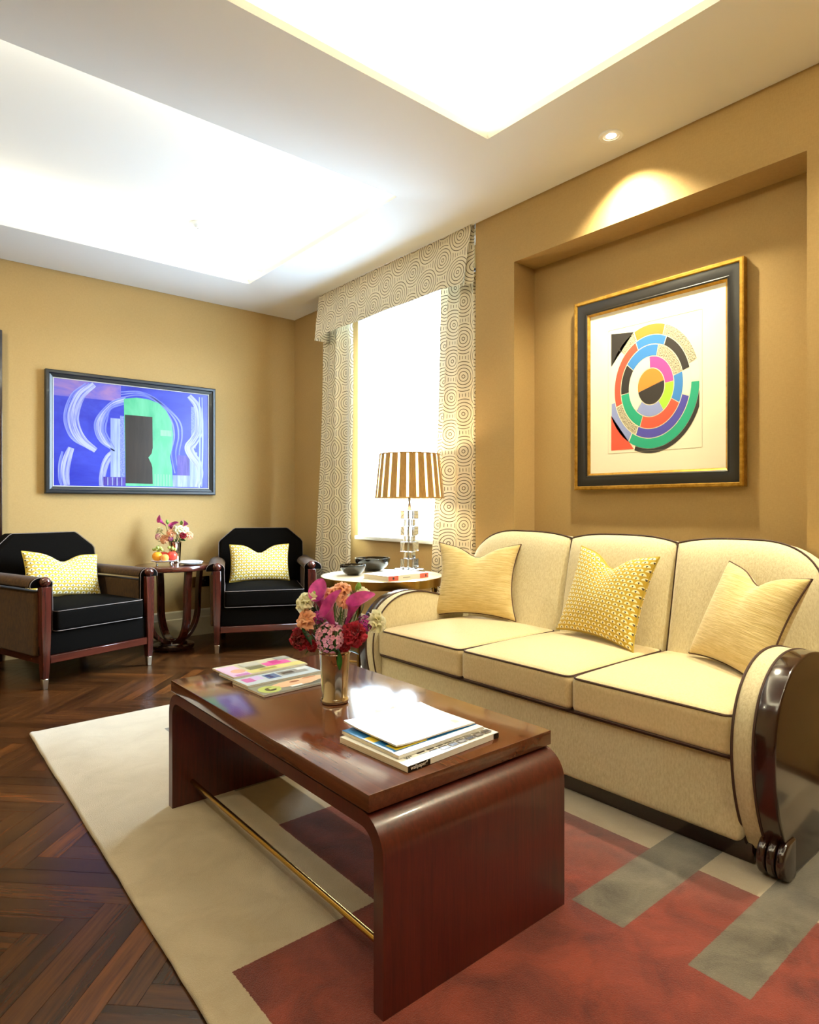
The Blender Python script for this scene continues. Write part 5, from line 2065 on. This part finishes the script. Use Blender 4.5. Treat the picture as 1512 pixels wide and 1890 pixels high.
def ell(cu, cv, ru, rv, n=20, a0=0, a1=360):
    return [(cu + ru * math.cos(R(a0 + (a1 - a0) * i / n)), cv + rv * math.sin(R(a0 + (a1 - a0) * i / n))) for i in range(n + (1 if a1 - a0 < 360 else 0))]


# right-hand stack
shp = [('r', 0.0, 1.0, 0.40, 1.0, '#F3F2EC')]
for k in range(8):
    u0 = 0.205 + 0.097 * k
    shp.append(('r', u0, u0 + 0.082, 0.045, 0.125, '#5C5248' if k > 0 else '#A9B4C0'))
    shp.append(('r', u0 + 0.01, u0 + 0.062, 0.06, 0.095, '#2E2924' if k % 2 else '#8B8175'))
    shp.append(('r', u0, u0 + 0.075, 0.142, 0.165, '#2F2B28'))
mg, cv, sp_ = magazine('thick white magazine with photo thumbnails, bottom of the right-hand stack', (0.914, 1.098, ZT + 0.0006), R(3.2), 0.318, 0.25, 0.014, '#EFEDE6', shp)
g = G().box(0.0, 0.07, -0.0012, -0.0007, 0.0006, 0.0135)
g.box(0.298, 0.318, -0.0012, -0.0007, 0.0006, 0.0135)
g.build('spine_block', gloss('#17140F'), sp_, smooth=None, merge=False)
text_mesh('spine_title', 'wallpaper*', 0.0125, gloss('#F4F1EA'), sp_, (0.008, -0.00135, 0.0045), (R(90), 0, 0))
text_mesh('cover_title', 'W*', 0.016, gloss('#2F2B28'), cv, (0.022, 0.028, 0.0157), (0, 0, 0))

shp = [('r', 0.0, 1.0, 0.0, 0.10, '#EDEFF0'), ('r', 0.0, 1.0, 0.10, 0.42, '#1F5E96'), ('r', 0.05, 0.40, 0.12, 0.30, '#E2C93A'), ('r', 0.45, 0.72, 0.16, 0.30, '#6FA7CF'),
       ('p', ell(0.82, 0.26, 0.10, 0.12), '#D8CFB9'), ('p', ell(0.92, 0.24, 0.07, 0.12), '#A7AE4A'), ('r', 0.0, 0.05, 0.12, 0.9, '#2E6DA6'), ('r', 0.0, 0.10, 0.45, 0.62, '#D7B93C')]
magazine('blue and yellow magazine in the middle of the right-hand stack', (0.922, 1.140, ZT + 0.0162), R(2.0), 0.29, 0.22, 0.008, '#2E6DA6', shp, '#EDEAE2')
shp = [('r', 0.58, 0.70, 0.10, 0.20, '#CFE0E8'), ('r', 0.72, 0.80, 0.12, 0.22, '#DCC9CC'), ('r', 0.84, 0.90, 0.14, 0.24, '#E3D2C6'), ('r', 0.30, 0.55, 0.05, 0.09, '#DDE6EA')]
magazine('white-covered magazine with a lifted cover on top of the right-hand stack', (0.940, 1.172, ZT + 0.0255), R(1.0), 0.268, 0.212, 0.003, '#F4F4F0', shp, '#E9DFD0', curl=0.012)

# left-hand fan of three
shp = [('r', 0.0, 1.0, 0.0, 1.0, '#8A8878'), ('p', ell(0.62, 0.30, 0.42, 0.17), '#E2B48E'), ('p', ell(0.55, 0.36, 0.07, 0.04), '#8F5E44'), ('p', ell(0.78, 0.42, 0.10, 0.04), '#B97F5E'),
       ('p', [(0.4, 0.06), (1.0, 0.06), (1.0, 0.22), (0.82, 0.20), (0.66, 0.12)], '#5B5A4C'), ('p', ell(0.16, 0.22, 0.13, 0.19), '#B4BE6A'), ('p', ell(0.17, 0.21, 0.065, 0.095), '#4B4A30'),
       ('r', 0.16, 0.30, 0.20, 0.27, '#B4BE6A'), ('r', 0.40, 0.56, 0.10, 0.17, '#EDE9E2')]
magazine('magazine with a face and a green letter G, nearest of the fanned three', (0.932, 1.816, ZT + 0.0006), R(3.0), 0.285, 0.205, 0.006, '#9C9A88', shp, '#C9CCCB')
shp = [('r', 0.0, 1.0, 0.0, 0.45, '#BFCAD0'), ('r', 0.05, 0.18, 0.16, 0.40, '#C06AA6'), ('r', 0.18, 0.30, 0.20, 0.44, '#C7B2DC'), ('r', 0.33, 0.50, 0.12, 0.40, '#5E7396'), ('r', 0.36, 0.42, 0.16, 0.36, '#2E3E78'),
       ('r', 0.52, 0.90, 0.16, 0.40, '#8D8C88'), ('r', 0.56, 0.72, 0.22, 0.34, '#4C4A48'), ('r', 0.80, 0.98, 0.30, 0.44, '#DADDDD')]
magazine('silver-grey fashion magazine in the middle of the fanned three', (0.930, 1.925, ZT + 0.0072), R(2.6), 0.285, 0.205, 0.006, '#AEB8BC', shp, '#D9DAD6')
shp = [('r', 0.0, 0.24, 0.0, 0.9, '#D9B7D6'), ('p', ell(0.17, 0.40, 0.09, 0.16), '#D9A68C'), ('r', 0.05, 0.22, 0.02, 0.16, '#B774B0'), ('r', 0.24, 1.0, 0.05, 0.34, '#D9CE84'), ('r', 0.30, 0.52, 0.30, 0.56, '#6A6A52'),
       ('r', 0.55, 0.90, 0.36, 0.66, '#E05CA2'), ('r', 0.66, 0.80, 0.46, 0.74, '#C23C86'), ('r', 0.30, 0.55, 0.60, 0.92, '#B8B6A8'), ('r', 0.80, 1.0, 0.70, 0.96, '#9BA09C'), ('r', 0.40, 0.62, 0.14, 0.26, '#A9A05A')]
magazine('pink and yellow magazine, farthest of the fanned three', (0.930, 2.030, ZT + 0.0138), R(2.0), 0.29, 0.165, 0.005, '#C9C2A6', shp, '#E3DCCB')
